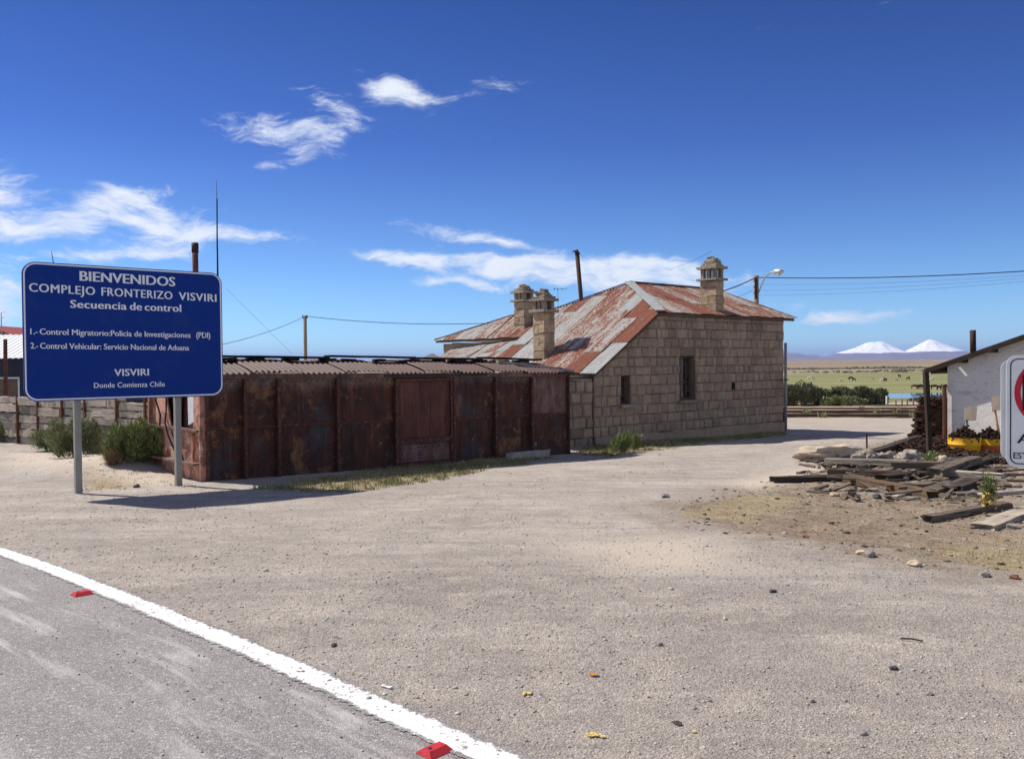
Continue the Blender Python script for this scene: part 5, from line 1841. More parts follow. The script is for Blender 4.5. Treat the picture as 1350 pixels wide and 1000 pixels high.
for (px, py, wpx, hpx, seed, lab) in ((1226, 620, 22, 26, 1, 'green weed at the foot of the dark fence post'), (1303, 672, 14, 58, 2, 'tall thin weed with yellow lower leaves among the old timbers')):
    p = TG(px, py)
    r_ = shrub('weed', p, wpx / F * p.y * 1.2, hpx / F * p.y, 420, 70 + seed, 'tola_bright', lab, leaf=.07, lw=.012)
p = TG(1303, 672)
rgy = np.random.default_rng(5)
o = blades('yellow_leaves', np.stack([rgy.normal(0, .05, 60), rgy.normal(0, .05, 60), rgy.uniform(.02, .22, 60)], -1), np.full(60, .05), np.full(60, .03), 'peel_yellow', 3, .9)
o.parent = r_

# ================================================================== RIGHT: timber pile
rt = random.Random(77)
def timber(pxa, pya, pxb, pyb, w, h, lift, mat, lab, cat='sleeper', jit=.012, name='timber_sleeper', tiltz=0, group=None):
    a, b = TG(pxa, pya), TG(pxb, pyb)
    # centre line drawn at ground contact pixels; lift raises it onto what is below
    w, h = w * .85, h * .82
    a.z += lift + h / 2 - .02
    b.z += lift + h / 2 - .02 + tiltz
    m = MB(rt.randint(0, 9999))
    m.log(a, b, w, h, rt.random() * 50, rough=1.0 + (jit > .015) * .9)
    return tag(m.build(name, mat, None, base=(a + b) / 2), lab, cat, group)
GT = 'old railway sleepers dumped in the yard'
timber(1022, 634, 1130, 633, .22, .13, 0, 'sleeper_dark', 'blackened sleeper sticking out furthest left from the timber pile', group=GT)
timber(1066, 641, 1205, 655, .24, .04, 0, 'sleeper_white', 'flat weathered grey board lying along the front foot of the timber pile', 'board', name='timber_board', group=GT)
timber(1098, 626, 1200, 632, .24, .16, .0, 'sleeper_dark', 'dark sleeper in the lower layer under the grey topped one', group=GT)
timber(1092, 622, 1196, 628, .26, .10, .17, 'sleeper_white', 'pale grey topped sleeper on top at the left of the timber pile', group=GT)
timber(1122, 638, 1226, 653, .24, .14, .05, 'sleeper_rust', 'sleeper with orange rotten top slanting down at the front of the pile', group=GT, tiltz=-.06)
timber(1165, 636, 1290, 622, .25, .15, .0, 'sleeper_dark', 'dark sleeper at the back centre of the pile below the raised beam', group=GT)
timber(1232, 640, 1284, 622, .25, .14, .15, 'sleeper_grey', 'raised grey brown beam end pointing at the road in the middle of the pile', group=GT)
timber(1202, 645, 1226, 643, .25, .14, 0, 'sleeper_grey', 'short stub of sleeper between the slanting one and the beams', group=GT)
timber(1226, 650, 1300, 628, .24, .14, .0, 'sleeper_grey', 'brown sleeper under the raised beam end', group=GT)
timber(1258, 648, 1312, 628, .24, .13, .02, 'sleeper_dark', 'dark sleeper nearest the parking sign in the pile', group=GT)
timber(1258, 650, 1286, 648, .2, .07, 0, 'sleeper_white', 'small pale timber offcut in front of the dark sleeper', 'offcut', name='timber_offcut')
timber(1140, 606, 1211, 581, .20, .2, 0, 'sleeper_dark', 'long dark sleeper laid as a kerb towards the peat stack', group=GT)
timber(1110, 618, 1172, 612, .2, .13, .05, 'sleeper_dark', 'black sleeper stub wedged under the white boulders', group=GT)
timber(1180, 628, 1240, 630, .2, .12, .14, 'sleeper_grey', 'grey brown sleeper lying level on top in the middle of the pile', group=GT)
timber(1150, 648, 1212, 640, .14, .06, .02, 'sleeper_pale', 'pale broken board slanting under the front of the pile', 'board', name='timber_board')
timber(1248, 636, 1318, 640, .2, .1, .12, 'sleeper_pale', 'pale brown plank on top of the beams near the parking sign', 'plank', name='timber_plank')
timber(1236, 612, 1296, 606, .18, .1, .0, 'sleeper_dark', 'dark sleeper behind the raised beam end, below the yellow tubs', group=GT)
timber(1226, 684, 1322, 668, .13, .11, .0, 'sleeper_grey', 'split weathered log lying apart on the soil in front of the pile', 'log', .022, 'weathered_log')
timber(1296, 694, 1362, 672, .26, .09, 0, 'sleeper_pale', 'thick pale plank lying on the soil under the parking sign', 'plank', name='timber_plank')
timber(1300, 634, 1420, 636, .14, .06, .0, 'rail_wood', 'front one of the reddish beams behind the parking sign', 'beam', name='timber_beam')
timber(1302, 627, 1420, 629, .14, .06, .0, 'rail_wood', 'rear one of the reddish beams behind the parking sign', 'beam', name='timber_beam')
timber(1288, 652, 1400, 644, .16, .08, .0, 'sleeper_pale', 'sandy coloured plank below the reddish beams', 'plank', name='timber_plank')
timber(1270, 618, 1320, 604, .22, .12, 0, 'sleeper_dark', 'charred board leaning on the pile in front of the yellow tubs', 'board', name='timber_board')
def rocko(px, py, size, mat, lab, rot=0, n=3, amp=.25, lift=0, seed=0, cat='rock'):
    p = TG(px, py)
    m = MB()
    m.rock(p + Vector((0, 0, size[2] * .55 + lift)), size, n, amp, rot, seed)
    return tag(m.build('rock', mat, None, n > 2, base=p), lab, cat)
rocko(1092, 606, (.62, .20, .15), 'pale_rock', 'long pale sandstone slab at the left of the timber pile', rot=.15, n=4, amp=.42, seed=3, lift=.02)
rocko(1112, 602, (.32, .16, .12), 'pale_rock', 'smaller sandy block touching the right end of the long pale slab', rot=.1, seed=5, lift=.06)
rocko(1142, 612, (.21, .13, .12), 'white_rock', 'white boulder left of the three behind the timber pile', n=4, amp=.5, seed=8, lift=.05)
rocko(1168, 612, (.29, .14, .12), 'white_rock', 'widest white boulder behind the timber pile', n=4, amp=.5, seed=9, lift=.05)
rocko(1198, 613, (.22, .14, .12), 'white_rock', 'rightmost white boulder behind the timber pile', n=4, amp=.5, seed=12, lift=.05)
rocko(1242, 613, (.14, .1, .12), 'pale_rock', 'tan stone between the weed and the yellow tubs', seed=2)
for k, (px, py, s_, mat, lab) in enumerate([
    (1100, 653, .055, 'pale_rock', 'small tan pointed stone in front of the grey board'),
    (1156, 656, .06, 'dark_rock', 'small blue grey stone in front of the pile'),
    (1182, 654, .06, 'white_rock', 'small light grey stone right of the blue grey one'),
    (1335, 694, .055, 'white_rock', 'round white stone near the pale plank'),
    (1146, 730, .05, 'grey_rock', 'grey stone at the gravel edge right of the tan one'),
    (1136, 728, .045, 'pale_rock', 'tan stone at the gravel edge'),
    (1205, 741, .05, 'pale_rock', 'flat tan stone on the gravel edge below the log'),
    (1298, 754, .045, 'grey_rock', 'grey flat stone at the lower right gravel edge'),
    (1062, 707, .03, 'rust_rock', 'round rusty brown lump on the dry grass'),
    (1338, 757, .03, 'rust_rock', 'dark brown stone at the right edge of the picture'),
    (877, 657, .05, 'grey_rock', 'grey stone lying where the gravel meets the dry grass'),
    (180, 643, .05, 'dark_rock', 'dark stone between the two posts of the blue sign'),
    (351, 655, .045, 'grey_rock', 'pale grey stone at the grass edge in front of the wagon'),
    (1019, 780, .022, 'dark_rock', 'dark flat pebble alone on the open gravel'),
    (440, 852, .016, 'dark_rock', 'black pebble on the gravel above the road line'),
    (893, 955, .018, 'dark_rock', 'black pebble at the lower centre of the gravel'),
    (1178, 877, .02, 'dark_rock', 'dark grey pebble at the lower right of the gravel'),
    (1225, 911, .018, 'grey_rock', 'light grey pebble at the lower right of the gravel')]):
    rocko(px, py, (s_ * 1.25, s_ * .9, s_ * .6), mat, lab, rot=k, n=2, amp=.3, seed=k + 20, cat='stone')
# tin scrap
p = TG(1057, 632); m = MB(3); m.box(p + Vector((0, 0, .06)), (.14, .07, .05), (Vector((.8, -.3, .2)).normalized(), Vector((.3, .9, 0)).normalized(), X3[2]), .02, 3)
tag(m.build('rag', 'cloth_white', None, base=p), 'crumpled white rag on the blackened sleeper', 'rag')

SPL = poly_world([(1050, 622), (1120, 600), (1330, 606), (1349, 660), (1230, 668), (1080, 655)])
sx_, sy_ = sample_poly(SPL, 260, np.random.default_rng(21))
m = MB(21)
for x_, y_ in zip(sx_, sy_):
    L_ = rt.uniform(.06, .42)
    d_ = Vector((rt.uniform(-1, 1), rt.uniform(-.7, .7), rt.uniform(-.12, .12))).normalized()
    c_ = Vector((float(x_), float(y_), tz(float(x_), float(y_)) + rt.uniform(.0, .12)))
    m.bar(c_ - d_ * L_ / 2, c_ + d_ * L_ / 2, rt.uniform(.02, .08), rt.uniform(.01, .035), nseg=2, jit=.007)
tag(m.build('timber_splinters', 'sleeper_grey'), 'broken splinters and offcuts of old sleepers scattered through the timber pile', 'splinters', kind='stuff')
# stake, posts
def post(pxb, pyb, pxt, pyt, w, mat, name, lab, tube=False):
    b = TG(pxb, pyb)
    t = at_y(pxt, pyt, b.y)
    m = MB(4)
    if tube: m.tube([b - Vector((0, 0, .1)), t], w / 2, 8)
    else: m.bar(b - Vector((0, 0, .2)), t, w, w * .8, up=Vector((1, 0, 0)), nseg=5, jit=.004)
    return tag(m.build(name, mat, None, base=b), lab, 'post')
post(1143, 591, 1142.5, 571, .04, 'dark_steel', 'iron_stake', 'short thin iron stake standing in the gravel beside the long sleeper', True)
post(1227, 616, 1220.5, 489, .085, 'beam_brown', 'fence_post', 'dark upright timber post in front of the peat stack')

# ================================================================== WHITE SHED
SW = G(1249, 581)
SW.z = 0
def Q2(s, t, z): return SW - V * s + U * t + Vector((0, 0, z))    # s runs right and nearer, t runs back
shed = thing('white_shed', 'whitewashed adobe shed with a dark overhanging mono-pitch roof at the right edge', 'shed', Q2(1.5, 1, tz(SW.x, SW.y)))
nrm = U
def shz(px, py): 
    p = on_plane(px, py, SW, U)
    return (SW - p).dot(V), p.z
e0 = shz(1268, 475); e1 = shz(1349, 447)
ssl = (e1[1] - e0[1]) / (e1[0] - e0[0])
def stop(s): return e0[1] + (s - e0[0]) * ssl
SL = 3.4
m = MB(5)
gd0, gd1 = shz(1324, 520)[0], shz(1324, 520)[0] + .9
for a, b in ((0, gd0), (gd1, SL)): m.prism([(a, -.9), (b, -.9), (b, stop(b)), (a, stop(a))], .3, lambda s, z, c: Q2(s, c, z))
dz = shz(1326, 503)[1]
m.prism([(gd0, dz), (gd1, dz), (gd1, stop(gd1)), (gd0, stop(gd0))], .3, lambda s, z, c: Q2(s, c, z))
m.build('wall', 'white_plaster', shed)
m = MB(); m.prism([(0, -.9), (3, -.9), (3, stop(0)), (0, stop(0))], .28, lambda t, z, c: Q2(c, t + .302, z)); m.build('side_wall', 'white_plaster', shed)
m = MB(); m.prism([(0.3, -.9), (SL, -.9), (SL, stop(SL)), (.3, stop(.3))], .28, lambda s, z, c: Q2(s, 3.0 + c, z)); m.build('back_wall', 'white_plaster', shed)
m = MB(); m.prism([(gd0 + .003, -.9), (gd1 - .003, -.9), (gd1 - .003, dz - .003), (gd0 + .003, dz - .003)], .04, lambda s, z, c: Q2(s, .1 + c, z)); m.build('door', 'frame_dark', shed)
OV = .27
hp_s, hp_z = shz(1268, 490)
hs0, hs1, ht0, ht1 = hp_s - .21, hp_s - .14, -.125, -.045
def roofpiece(s0, s1, t0, t1):
    m = MB(3); m.prism([(s0, stop(s0) + .03), (s1, stop(s1) + .03), (s1, stop(s1) + .055), (s0, stop(s0) + .055)], t1 - t0, lambda s, z, c: Q2(s, t0 + c, z)); m.build('roof', 'beam_black', shed)
roofpiece(-.42, hs0, -OV, 3.6); roofpiece(hs1, SL + .3, -OV, 3.6); roofpiece(hs0 + .001, hs1 - .001, -OV, ht0); roofpiece(hs0 + .001, hs1 - .001, ht1, 3.6)
m = MB(3); m.prism([(-.44, stop(-.44) - .06), (SL + .3, stop(SL + .3) - .06), (SL + .3, stop(SL + .3) + .065), (-.44, stop(-.44) + .065)], .03, lambda s, z, c: Q2(s, -OV - .035 + c, z)); m.build('fascia', 'beam_brown', shed)
m = MB(3); m.prism([(-.30, stop(-.3) - .10), (-.12, stop(-.12) - .10), (-.12, stop(-.12) + .02), (-.30, stop(-.3) + .02)], 3.2, lambda s, z, c: Q2(s, -OV + .03 + c, z)); m.build('purlin', 'beam_brown', shed)
for s in (e0[0] + .1, shz(1312, 460)[0] + .02, 2.6):
    m = MB(4); m.box(Q2(s, -.06, stop(s) - .035), (.09, .50, .12), (-V, U, X3[2]), .004); m.build('purlin', 'beam_brown', shed)
# roof pipe
pt, pb = at_y(1282.5, 435, 24), at_y(1283, 470, 24)
m = MB(); m.tube([pb, pt], .078, 12); m.build('roof_pipe', 'flue_dark', shed, True)
rocko(1268, 458, (.01, .01, .01), 'pale_rock', 'x') if False else None
# stanchion at the shed corner
a = SW - U * .12 + V * .02
m = MB(4); m.bar(Vector((a.x, a.y, -.8)), Vector((a.x, a.y, shz(1253, 508)[1])), .12, .05, up=V, nseg=4, jit=.003)
tag(m.build('steel_stanchion', 'rust_steel', None, base=(a.x, a.y, -.5)), 'rusty brown steel upright at the left corner of the white shed', 'post')
# yellow tubs
def tub(px, py, r, h, seed, lab):
    p = TG(px, py)
    root = thing('plastic_tub', lab, 'tub', p, 'yellow tubs of peat by the shed')
    m = MB(seed); m.tube([p, p + Vector((0, 0, h * .48)), p + Vector((0, 0, h * .5)), p + Vector((0, 0, h * .54)), p + Vector((0, 0, h * .56)), p + Vector((0, 0, h))], [r * .95, r, r * 1.03, r * 1.03, r, r * 1.04], 22, False)
    m.tube([p + Vector((0, 0, h)), p + Vector((0, 0, h * .6))], [r * .99, r * .95], 22, False)
    m.build('tub_body', 'yellow_plastic', root, True)
    rgp = random.Random(seed)
    m = MB(seed)
    for k in range(260):
        a_, q_ = rgp.uniform(0, 6.28), rgp.uniform(0, 1) ** .5 * r * .92
        c = p + Vector((cos(a_) * q_, sin(a_) * q_, h * .82 + (1 - (q_ / r)) * h * .95 + rgp.uniform(-.02, .03)))
        d = Vector((rgp.uniform(-1, 1), rgp.uniform(-1, 1), rgp.uniform(-.5, .5))).normalized()
        m.bar(c - d * .06, c + d * .06, rgp.uniform(.025, .05), .02, jit=.006)
    m.build('peat_fill', 'peat', root, kind='stuff')
    return p
tp1 = tub(1271.5, 595, .315, .30, 1, 'left yellow tub filled with peat, holding the grey handled shovel')
tp2 = tub(1305, 594, .315, .26, 2, 'right yellow tub filled with peat, with an orange lower side')
m = MB(); m.tube([tp2 + Vector((0, 0, .0)), tp2 + Vector((0, 0, .11))], [.303, .322], 22, False)
o = m.build('orange_band', 'orange_plastic', bpy.data.objects['plastic_tub.001'], True)
def shovel(tub_p, pxh, pyh, pxt, pyt, pxblade, wb, hb, matb, math_, lab, rotdeg):
    Y = tub_p.y
    a = at_y(pxh, pyh, Y)
    b = at_y(pxt, pyt, Y)
    root = thing('shovel', lab, 'shovel', a)
    m = MB(); m.tube([a - (b - a) * .3, b], .030, 8); m.build('handle', math_, root, True)
    d = (b - a).normalized()
    sd = Vector((1, .35, 0)).normalized()
    sd = (sd - d * sd.dot(d)).normalized()
    nn = sd.cross(d)
    m = MB()
    n = 8
    for side in (0, 1):
        for j in range(5):
            for i in range(n + 1):
                x = (i / n - .5)
                y_ = j / 4
                m.v.append(b + sd * x * wb + d * (y_ * hb - .03) + nn * (.22 * wb * (x * 2) ** 2 + side * .006 + .03 * y_))
    for side in (0, 1):
        o_ = side * 5 * (n + 1)
        for j in range(4):
            for i in range(n):
                q = o_ + j * (n + 1) + i
                m.face((q, q + 1, q + n + 2, q + n + 1) if side else (q, q + n + 1, q + n + 2, q + 1))
    m.build('blade', matb, root, True)
shovel(tp1, 1275, 583, 1274, 553, 0, .36, .30, 'shovel_beige', 'handle_grey', 'upturned beige shovel with a straight grey handle in the left tub', 0)
shovel(tp2 + Vector((0, .25, 0)), 1318, 578, 1311, 540, 0, .26, .32, 'shovel_beige', 'handle_wood', 'tilted shovel with a wooden handle leaning on the white wall', 12)
# peat stack and spill
def chips_pile(name, pts, n, size, seed, lab, mat='peat'):
    r = random.Random(seed)
    m = MB(seed)
    for _ in range(n):
        c = pts(r)
        d = Vector((r.uniform(-1, 1), r.uniform(-1, 1), r.uniform(-.35, .35))).normalized()
        L = size * r.uniform(.6, 1.4)
        m.bar(c - d * L / 2, c + d * L / 2, L * r.uniform(.4, .7), L * r.uniform(.15, .3), jit=L * .08)
    return tag(m.build(name, mat), lab, 'peat', kind='stuff')
pk = TG(1232, 590)
PSX, PSY = pk.x * 23.6 / pk.y, 23.6
pk.z = tz(PSX, PSY)
def stackpt(r):
    z = r.uniform(0, 1)
    a = r.uniform(0, 6.28)
    q = (.62 - .28 * z)
    return Vector((PSX + cos(a) * q * r.uniform(.6, 1), PSY + sin(a) * q * .7 * r.uniform(.6, 1), pk.z + z * 1.06))
chips_pile('peat_stack', stackpt, 900, .17, 3, 'tall stack of dark peat clods left of the white shed')
m = MB(); m.rock((PSX, PSY, pk.z + .35), (.45, .4, .6), 2, .2); o = m.build('stack_core', 'peat'); o.parent = bpy.data.objects['peat_stack']
SPILL = [G(1150, 604), G(1200, 588), G(1246, 576), G(1252, 596), G(1330, 600), G(1345, 612), G(1255, 608), G(1200, 607)]
SPW = [(p.x, p.y) for p in SPILL]
rgs = np.random.default_rng(8)
SX, SY = sample_poly(SPW, 1700, rgs)
def spillpt(r):
    i = r.randrange(len(SX))
    x, y = float(SX[i]), float(SY[i])
    hgt = .16 * max(0, 1 - ((x - pk.x) ** 2 + (y - pk.y) ** 2) / 3.5)
    return Vector((x, y, tz(x, y) + .02 + r.uniform(0, 1) * (hgt * .6 + .03)))
chips_pile('peat_spill', spillpt, 2600, .10, 4, 'loose dark peat and bark spread in front of the stack and the tubs')

# ================================================================== CORRAL FENCE behind the yard
ROWS = [550.0, 544.8, 539.8, 535.2, 531.0]
rf = random.Random(6)
TRK = [(0, 1, 'nearest railway track across the back of the yard'), (2, 3, 'second railway track beyond the yard, nearer the bushes'), (4, None, 'farthest visible rail, along the foot of the bushes')]
def rail_pts(py):
    a = G(1022, py + .1); b = G(1262, py + .5)
    return a, b
for (ra_, rb_i, lab) in TRK:
    a0, b0 = rail_pts(ROWS[ra_])
    tr_ = thing('railway_track', lab, 'railway track', (a0 + b0) / 2)
    for q_ in (ra_, rb_i):
        if q_ is None: continue
        a, b = rail_pts(ROWS[q_])
        nb = 4
        for i in range(nb):
            p_, r_ = a.lerp(b, i / nb), a.lerp(b, (i + 1) / nb)
            p_.z, r_.z = float(f0(p_.y)) + .06, float(f0(r_.y)) + .06
            m = MB(i); m.bar(p_ + Vector((0, 0, .04)), r_ + Vector((0, 0, .04)), .10, .15, nseg=5, jit=.008); m.build('rail', 'rust_rail', tr_)
            m = MB(i + 5); m.bar(p_ + Vector((0, .9, -.02)), r_ + Vector((0, .9, -.02)), .8, .10, nseg=6, jit=.02); m.build('ballast', 'ballast_tan', tr_)
rgw = np.random.default_rng(44)
for k in range(9):
    pxw = 1046 + k * 22 + rgw.uniform(-5, 5)
    pw = G(pxw, rgw.choice([550.5, 545, 540, 535]))
    o = blades('track_weed', np.stack([rgw.normal(0, .10, 60), rgw.normal(0, .10, 60), rgw.uniform(0, .1, 60)], -1), rgw.uniform(.10, .28, 60), np.full(60, .04), 'tola_leaf', k, .3)
    o.location = (pw.x, pw.y, float(f0(pw.y)))
    tag(o, 'one of the weed tufts growing along the railway tracks', 'weed', 'weed tufts along the tracks')
# wire fence by the river
rf = random.Random(3)
wf = thing('wire_fence', 'line of small stakes with wire between the bushes and the river', 'fence', (at_y(1205, 527, 88).x, 88, tz(40, 88)))
prev = None
for i, px in enumerate((1169, 1181, 1189, 1196, 1204, 1211, 1218, 1228, 1236, 1244)):
    x = at_y(px, 530, 88).x
    gz = tz(x, 88)
    h = (.95 if i == 0 else rf.uniform(.45, .75))
    m = MB(i); m.bar((x, 88, gz - .2), (x, 88, gz + h), .26 if i == 0 else .13, .12, up=Vector((1, 0, 0))); m.build('stake', 'pole_wood' if i else 'window_white', wf)
    if prev: 
        m = MB(); m.tube([prev, Vector((x, 88, gz + .5))], .012, 4); m.build('wire', 'wire_black', wf)
    prev = Vector((x, 88, gz + .5))
# bush belt
rb_ = random.Random(15)
BUSH = [(1022, 530, 44, 30), (1048, 531, 40, 31), (1071, 532, 38, 33), (1096, 533, 40, 31), (1119, 534, 38, 28), (1136, 533, 38, 34), (1153, 531, 26, 27), (1104, 535, 26, 18), (1126, 536, 30, 15)]
labs = ['leftmost dark bush of the belt, half behind the house corner', 'second dark bush from the house corner behind the corral fence', 'third dark bush from the house corner', 'middle dark bush of the belt behind the corral fence', 'low dark bush right of the middle of the belt', 'highest dark bush near the right end of the belt', 'rightmost dark bush of the belt beside the river', 'small bright fringe bush in front of the belt', 'small low bush in front of the right end of the belt']
for i, (px, py, wp, hp) in enumerate(BUSH):
    Yb = 90 + rb_.uniform(-3, 6) if i < 7 else 84
    x = at_y(px, py, Yb).x
    gz = tz(x, Yb)
    topz = at_y(px, py - hp, Yb).z
    shrub('bush', (x, Yb, gz - .1), wp / F * Yb * 1.5, (topz - gz) * .92, 5200, 90 + i, 'bush_dark' if i < 7 else 'tola_leaf', labs[i], leaf=.24, lw=.11, group='dark bushes behind the corral fence')
# reeds at the river edge
rg = np.random.default_rng(9)
Xr = rg.uniform(at_y(1160, 520, 200).x, at_y(1260, 520, 200).x, 2500); Yr = rg.uniform(175, 205, 2500)
tag(blades('river_reeds', np.stack([Xr, Yr, terr_np(Xr, Yr)], -1), rg.uniform(.3, 1.2, 2500) * (vnoise(Xr, Yr, .12, 3) > 0), np.full(2500, .5), 'bush_dark', 4, .5), 'low reeds along the near bank of the river', 'reeds', kind='stuff')
# far scrub dots
n = 900
Ys = rg.uniform(640, 980, n); Xs = rg.uniform(.25, .56, n) * Ys
keep = (vnoise(Xs, Ys, .02, 4) > -.05) & ((np.abs(Ys - 720) < 60) | (Ys > 840))
Xs, Ys = Xs[keep], Ys[keep]
tag(pebbles('far_scrub', np.stack([Xs, Ys, terr_np(Xs, Ys) + .4], -1), rg.uniform(.5, 2.2, len(Xs)), 'bush_dark', 5, .5), 'scattered dark scrub on the dry plain beyond the pasture', 'scrub', kind='stuff')

# animals
def quadruped(kind, mat):
    """one skinned body; x forward"""
    me = bpy.data.meshes.new(kind)
    if kind == 'cow': L, hb, r, neck, head = 1.5, 1.05, .33, .45, .55
    else: L, hb, r, neck, head = .95, .85, .26, .55, .30
    v = [(0, 0, hb), (L * .45, 0, hb + .02), (-L * .45, 0, hb)]
    e = [(0, 1), (0, 2)]
    rd_ = [r, r * .85, r * .8]
    def add(p, par, rad_):
        v.append(p); e.append((par, len(v) - 1)); rd_.append(rad_)
        return len(v) - 1
    if kind == 'cow':
        a = add((L * .68, 0, hb - .05), 1, r * .5); b_ = add((L * .85, 0, hb - .5), a, r * .38); add((L * 1.0, 0, hb - .82), b_, r * .22)
    else:
        a = add((L * .62, 0, hb + .18), 1, r * .5); b_ = add((L * .72, 0, hb + .6), a, r * .38); add((L * .95, 0, hb + .58), b_, r * .24)
    for sx, par in ((1, 1), (-1, 2)):
        for sy in (-1, 1):
            a = add((sx * L * .46, sy * r * .6, hb * .62), par, r * .38)
            k_ = add((sx * L * .45 - .04, sy * r * .6, hb * .30), a, r * .22)
            add((sx * L * .47, sy * r * .6, 0), k_, r * .17)
    t_ = add((-L * .58, 0, hb - .05), 2, r * .16); add((-L * .62, 0, hb * .5), t_, r * .10)
    me.from_pydata(v, e, [])
    ob = bpy.data.objects.new(kind, me)
    COL.objects.link(ob)
    md = ob.modifiers.new('skin', 'SKIN')
    for i, r_2 in enumerate(rd_): me.skin_vertices[0].data[i].radius = (r_2, r_2)
    me.skin_vertices[0].data[0].use_root = True
    ob.modifiers.new('sub', 'SUBSURF').levels = 1
    dg = bpy.context.evaluated_depsgraph_get()
    out = bpy.data.meshes.new_from_object(ob.evaluated_get(dg))
    bpy.data.objects.remove(ob)
    out.materials.clear()
    out.materials.append(MATS[mat])
    out.shade_smooth()
    return out
cow_d, cow_b, llama = quadruped('cow', 'cow_dark'), quadruped('cow', 'cow_brown'), quadruped('sheep', 'sheep_white')
cow_dl = quadruped('sheep', 'cow_dark')
def on_flat(px, py):
    return G(px, py)
an = [(1206, 513, cow_b, 'brown cow at the left of the group by the river', 'cow'), (1213.5, 513, cow_d, 'black cow right of the brown one by the river', 'cow'),
      (1232, 513.5, cow_d, 'black cow left of two close to the shed corner', 'cow'), (1238, 514, cow_dl, 'dark grazing animal between two black cows near the shed', 'calf'), (1246, 513, cow_d, 'black cow partly hidden by the shed wall', 'cow'),
      (1122, 501, cow_d, 'dark animal left on the upper pasture above the bushes', 'cow'), (1126, 502.5, cow_dl, 'smaller dark animal beside the dark one above the bushes', 'calf'),
      (1150, 501.5, llama, 'pale sheep standing above the right part of the bushes', 'sheep'), (1162, 504, llama, 'pale sheep lowest of the pair in mid pasture', 'sheep'), (1167.5, 501.5, llama, 'pale sheep touching a dark one in mid pasture', 'sheep'), (1167, 503.2, cow_dl, 'dark animal just below a pale sheep in mid pasture', 'calf'),
      (1182, 503, llama, 'pale sheep alone right of the mid pasture pair', 'sheep'), (1197, 501, cow_dl, 'dark brown animal on the right half of the pasture', 'calf'), (1228, 502, llama, 'pale sheep nearest the shed on the upper pasture', 'sheep'), (1216, 504, llama, 'pale sheep left of the one nearest the shed', 'sheep'),
      (1066, 501, llama, 'pale sheep far left on the pasture', 'sheep'), (1072, 501.5, llama, 'pale sheep second from the left on the pasture', 'sheep'), (1108, 504, llama, 'pale sheep just above the middle bushes', 'sheep'), (1034.5, 502, llama, 'pale sheep right beside the house corner', 'sheep'), (1186, 498, cow_dl, 'dark speck of an animal high on the pasture', 'calf')]
ra = random.Random(2)
for px, py, me, lab, cat in an:
    p = on_flat(px, py)
    o = bpy.data.objects.new({'cow': 'cow', 'calf': 'calf', 'sheep': 'sheep'}[cat], me)
    COL.objects.link(o)
    o.location = (p.x, p.y, tz(p.x, p.y) - .05)
    o.rotation_euler = (0, 0, ra.choice([0, pi]) + ra.uniform(-.5, .5))
    sc_ = 1.25 if cat == 'cow' else 1.35
    o.scale = (sc_, sc_, sc_)
    tag(o, lab, cat)

# ================================================================== POLES AND WIRES
def upole(px, pyt, pyb, Y, w, lab):
    t = at_y(px, pyt, Y)
    b = Vector((t.x, Y, tz(t.x, Y)))
    root = thing('utility_pole', lab, 'pole', b, 'wooden utility poles')
    m = MB(3); m.tube([b, b.lerp(t, .5), t], [w * .6, w * .54, w * .5], 9); m.build('shaft', 'pole_wood', root, True)
    return root, t
pl1, t1 = upole(402, 416, 470, 52, .20, 'bare wooden utility pole rising behind the left half of the wagon')
m = MB(); m.box(t1 + Vector((0, 0, -.12)), (.34, .06, .06)); m.build('crossarm', 'dark_steel', pl1)
for sx in (-.13, .13):
    m = MB(); m.tube([t1 + Vector((sx, 0, -.09)), t1 + Vector((sx, 0, .05))], [.035, .025], 8); m.build('insulator', 'insulator', pl1)
pl2, t2 = upole(997, 363, 397, 44, .24, 'wooden utility pole carrying the street lamp behind the house')
m = MB(); m.box(t2 + Vector((-.07, -.16, -.65)), (.10, .05, 1.1)); m.build('bracket', 'dark_steel', pl2)
for k in range(3):
    m = MB(); z_ = -.35 - k * .3; m.tube([t2 + Vector((-.16, -.2, z_)), t2 + Vector((-.16, -.2, z_ + .12))], [.05, .04], 8); m.build('insulator', 'insulator', pl2)
arm = [at_y(1000, 386, 43.8), at_y(1004, 375, 43.5), at_y(1009, 365, 43), at_y(1015, 359.5, 42.5), at_y(1022, 357.3, 42)]
m = MB(); m.tube(arm, .035, 8); ar = m.build('lamp_arm', 'lamp_grey', pl2, True)
h0, h1 = at_y(1019, 358.2, 42.1), at_y(1032.5, 357.8, 41.5)
m = MB(); m.tube([h0, h0.lerp(h1, .25), h0.lerp(h1, .7), h1], [.05, .13, .14, .05], 12); lh = m.build('lamp_head', 'lamp_grey', ar, True)
m = MB(); c_ = h0.lerp(h1, .58) + Vector((0, 0, -.11)); m.tube([c_, c_ + Vector((0, 0, -.09))], [.11, .07], 12); m.build('lamp_glass', 'window_white', lh, True)
def wire(pa, pb, sag, r, lab, grp='overhead wires'):
    m = MB()
    pts = []
    for k in range(17):
        f_ = k / 16
        p = pa.lerp(pb, f_)
        p.z -= sag * 4 * f_ * (1 - f_)
        pts.append(p)
    m.tube(pts, r, 5)
    o = m.build('wire', 'wire_black', None, True, base=pa)
    return tag(o, lab, 'wire', grp)
wire(t1 + Vector((0, 0, -.05)), at_y(205, 466, 40), .4, .014, 'wire running down left from the bare pole behind the blue sign')
wire(t1 + Vector((0, 0, -.02)), at_y(700, 423, 46), .30, .018, 'wire from the bare pole to the rear chimneys of the house')
wire(at_y(298, 380, 30), at_y(385, 466, 30), 0, .0035, 'thin guy wire slanting down right of the blue sign')
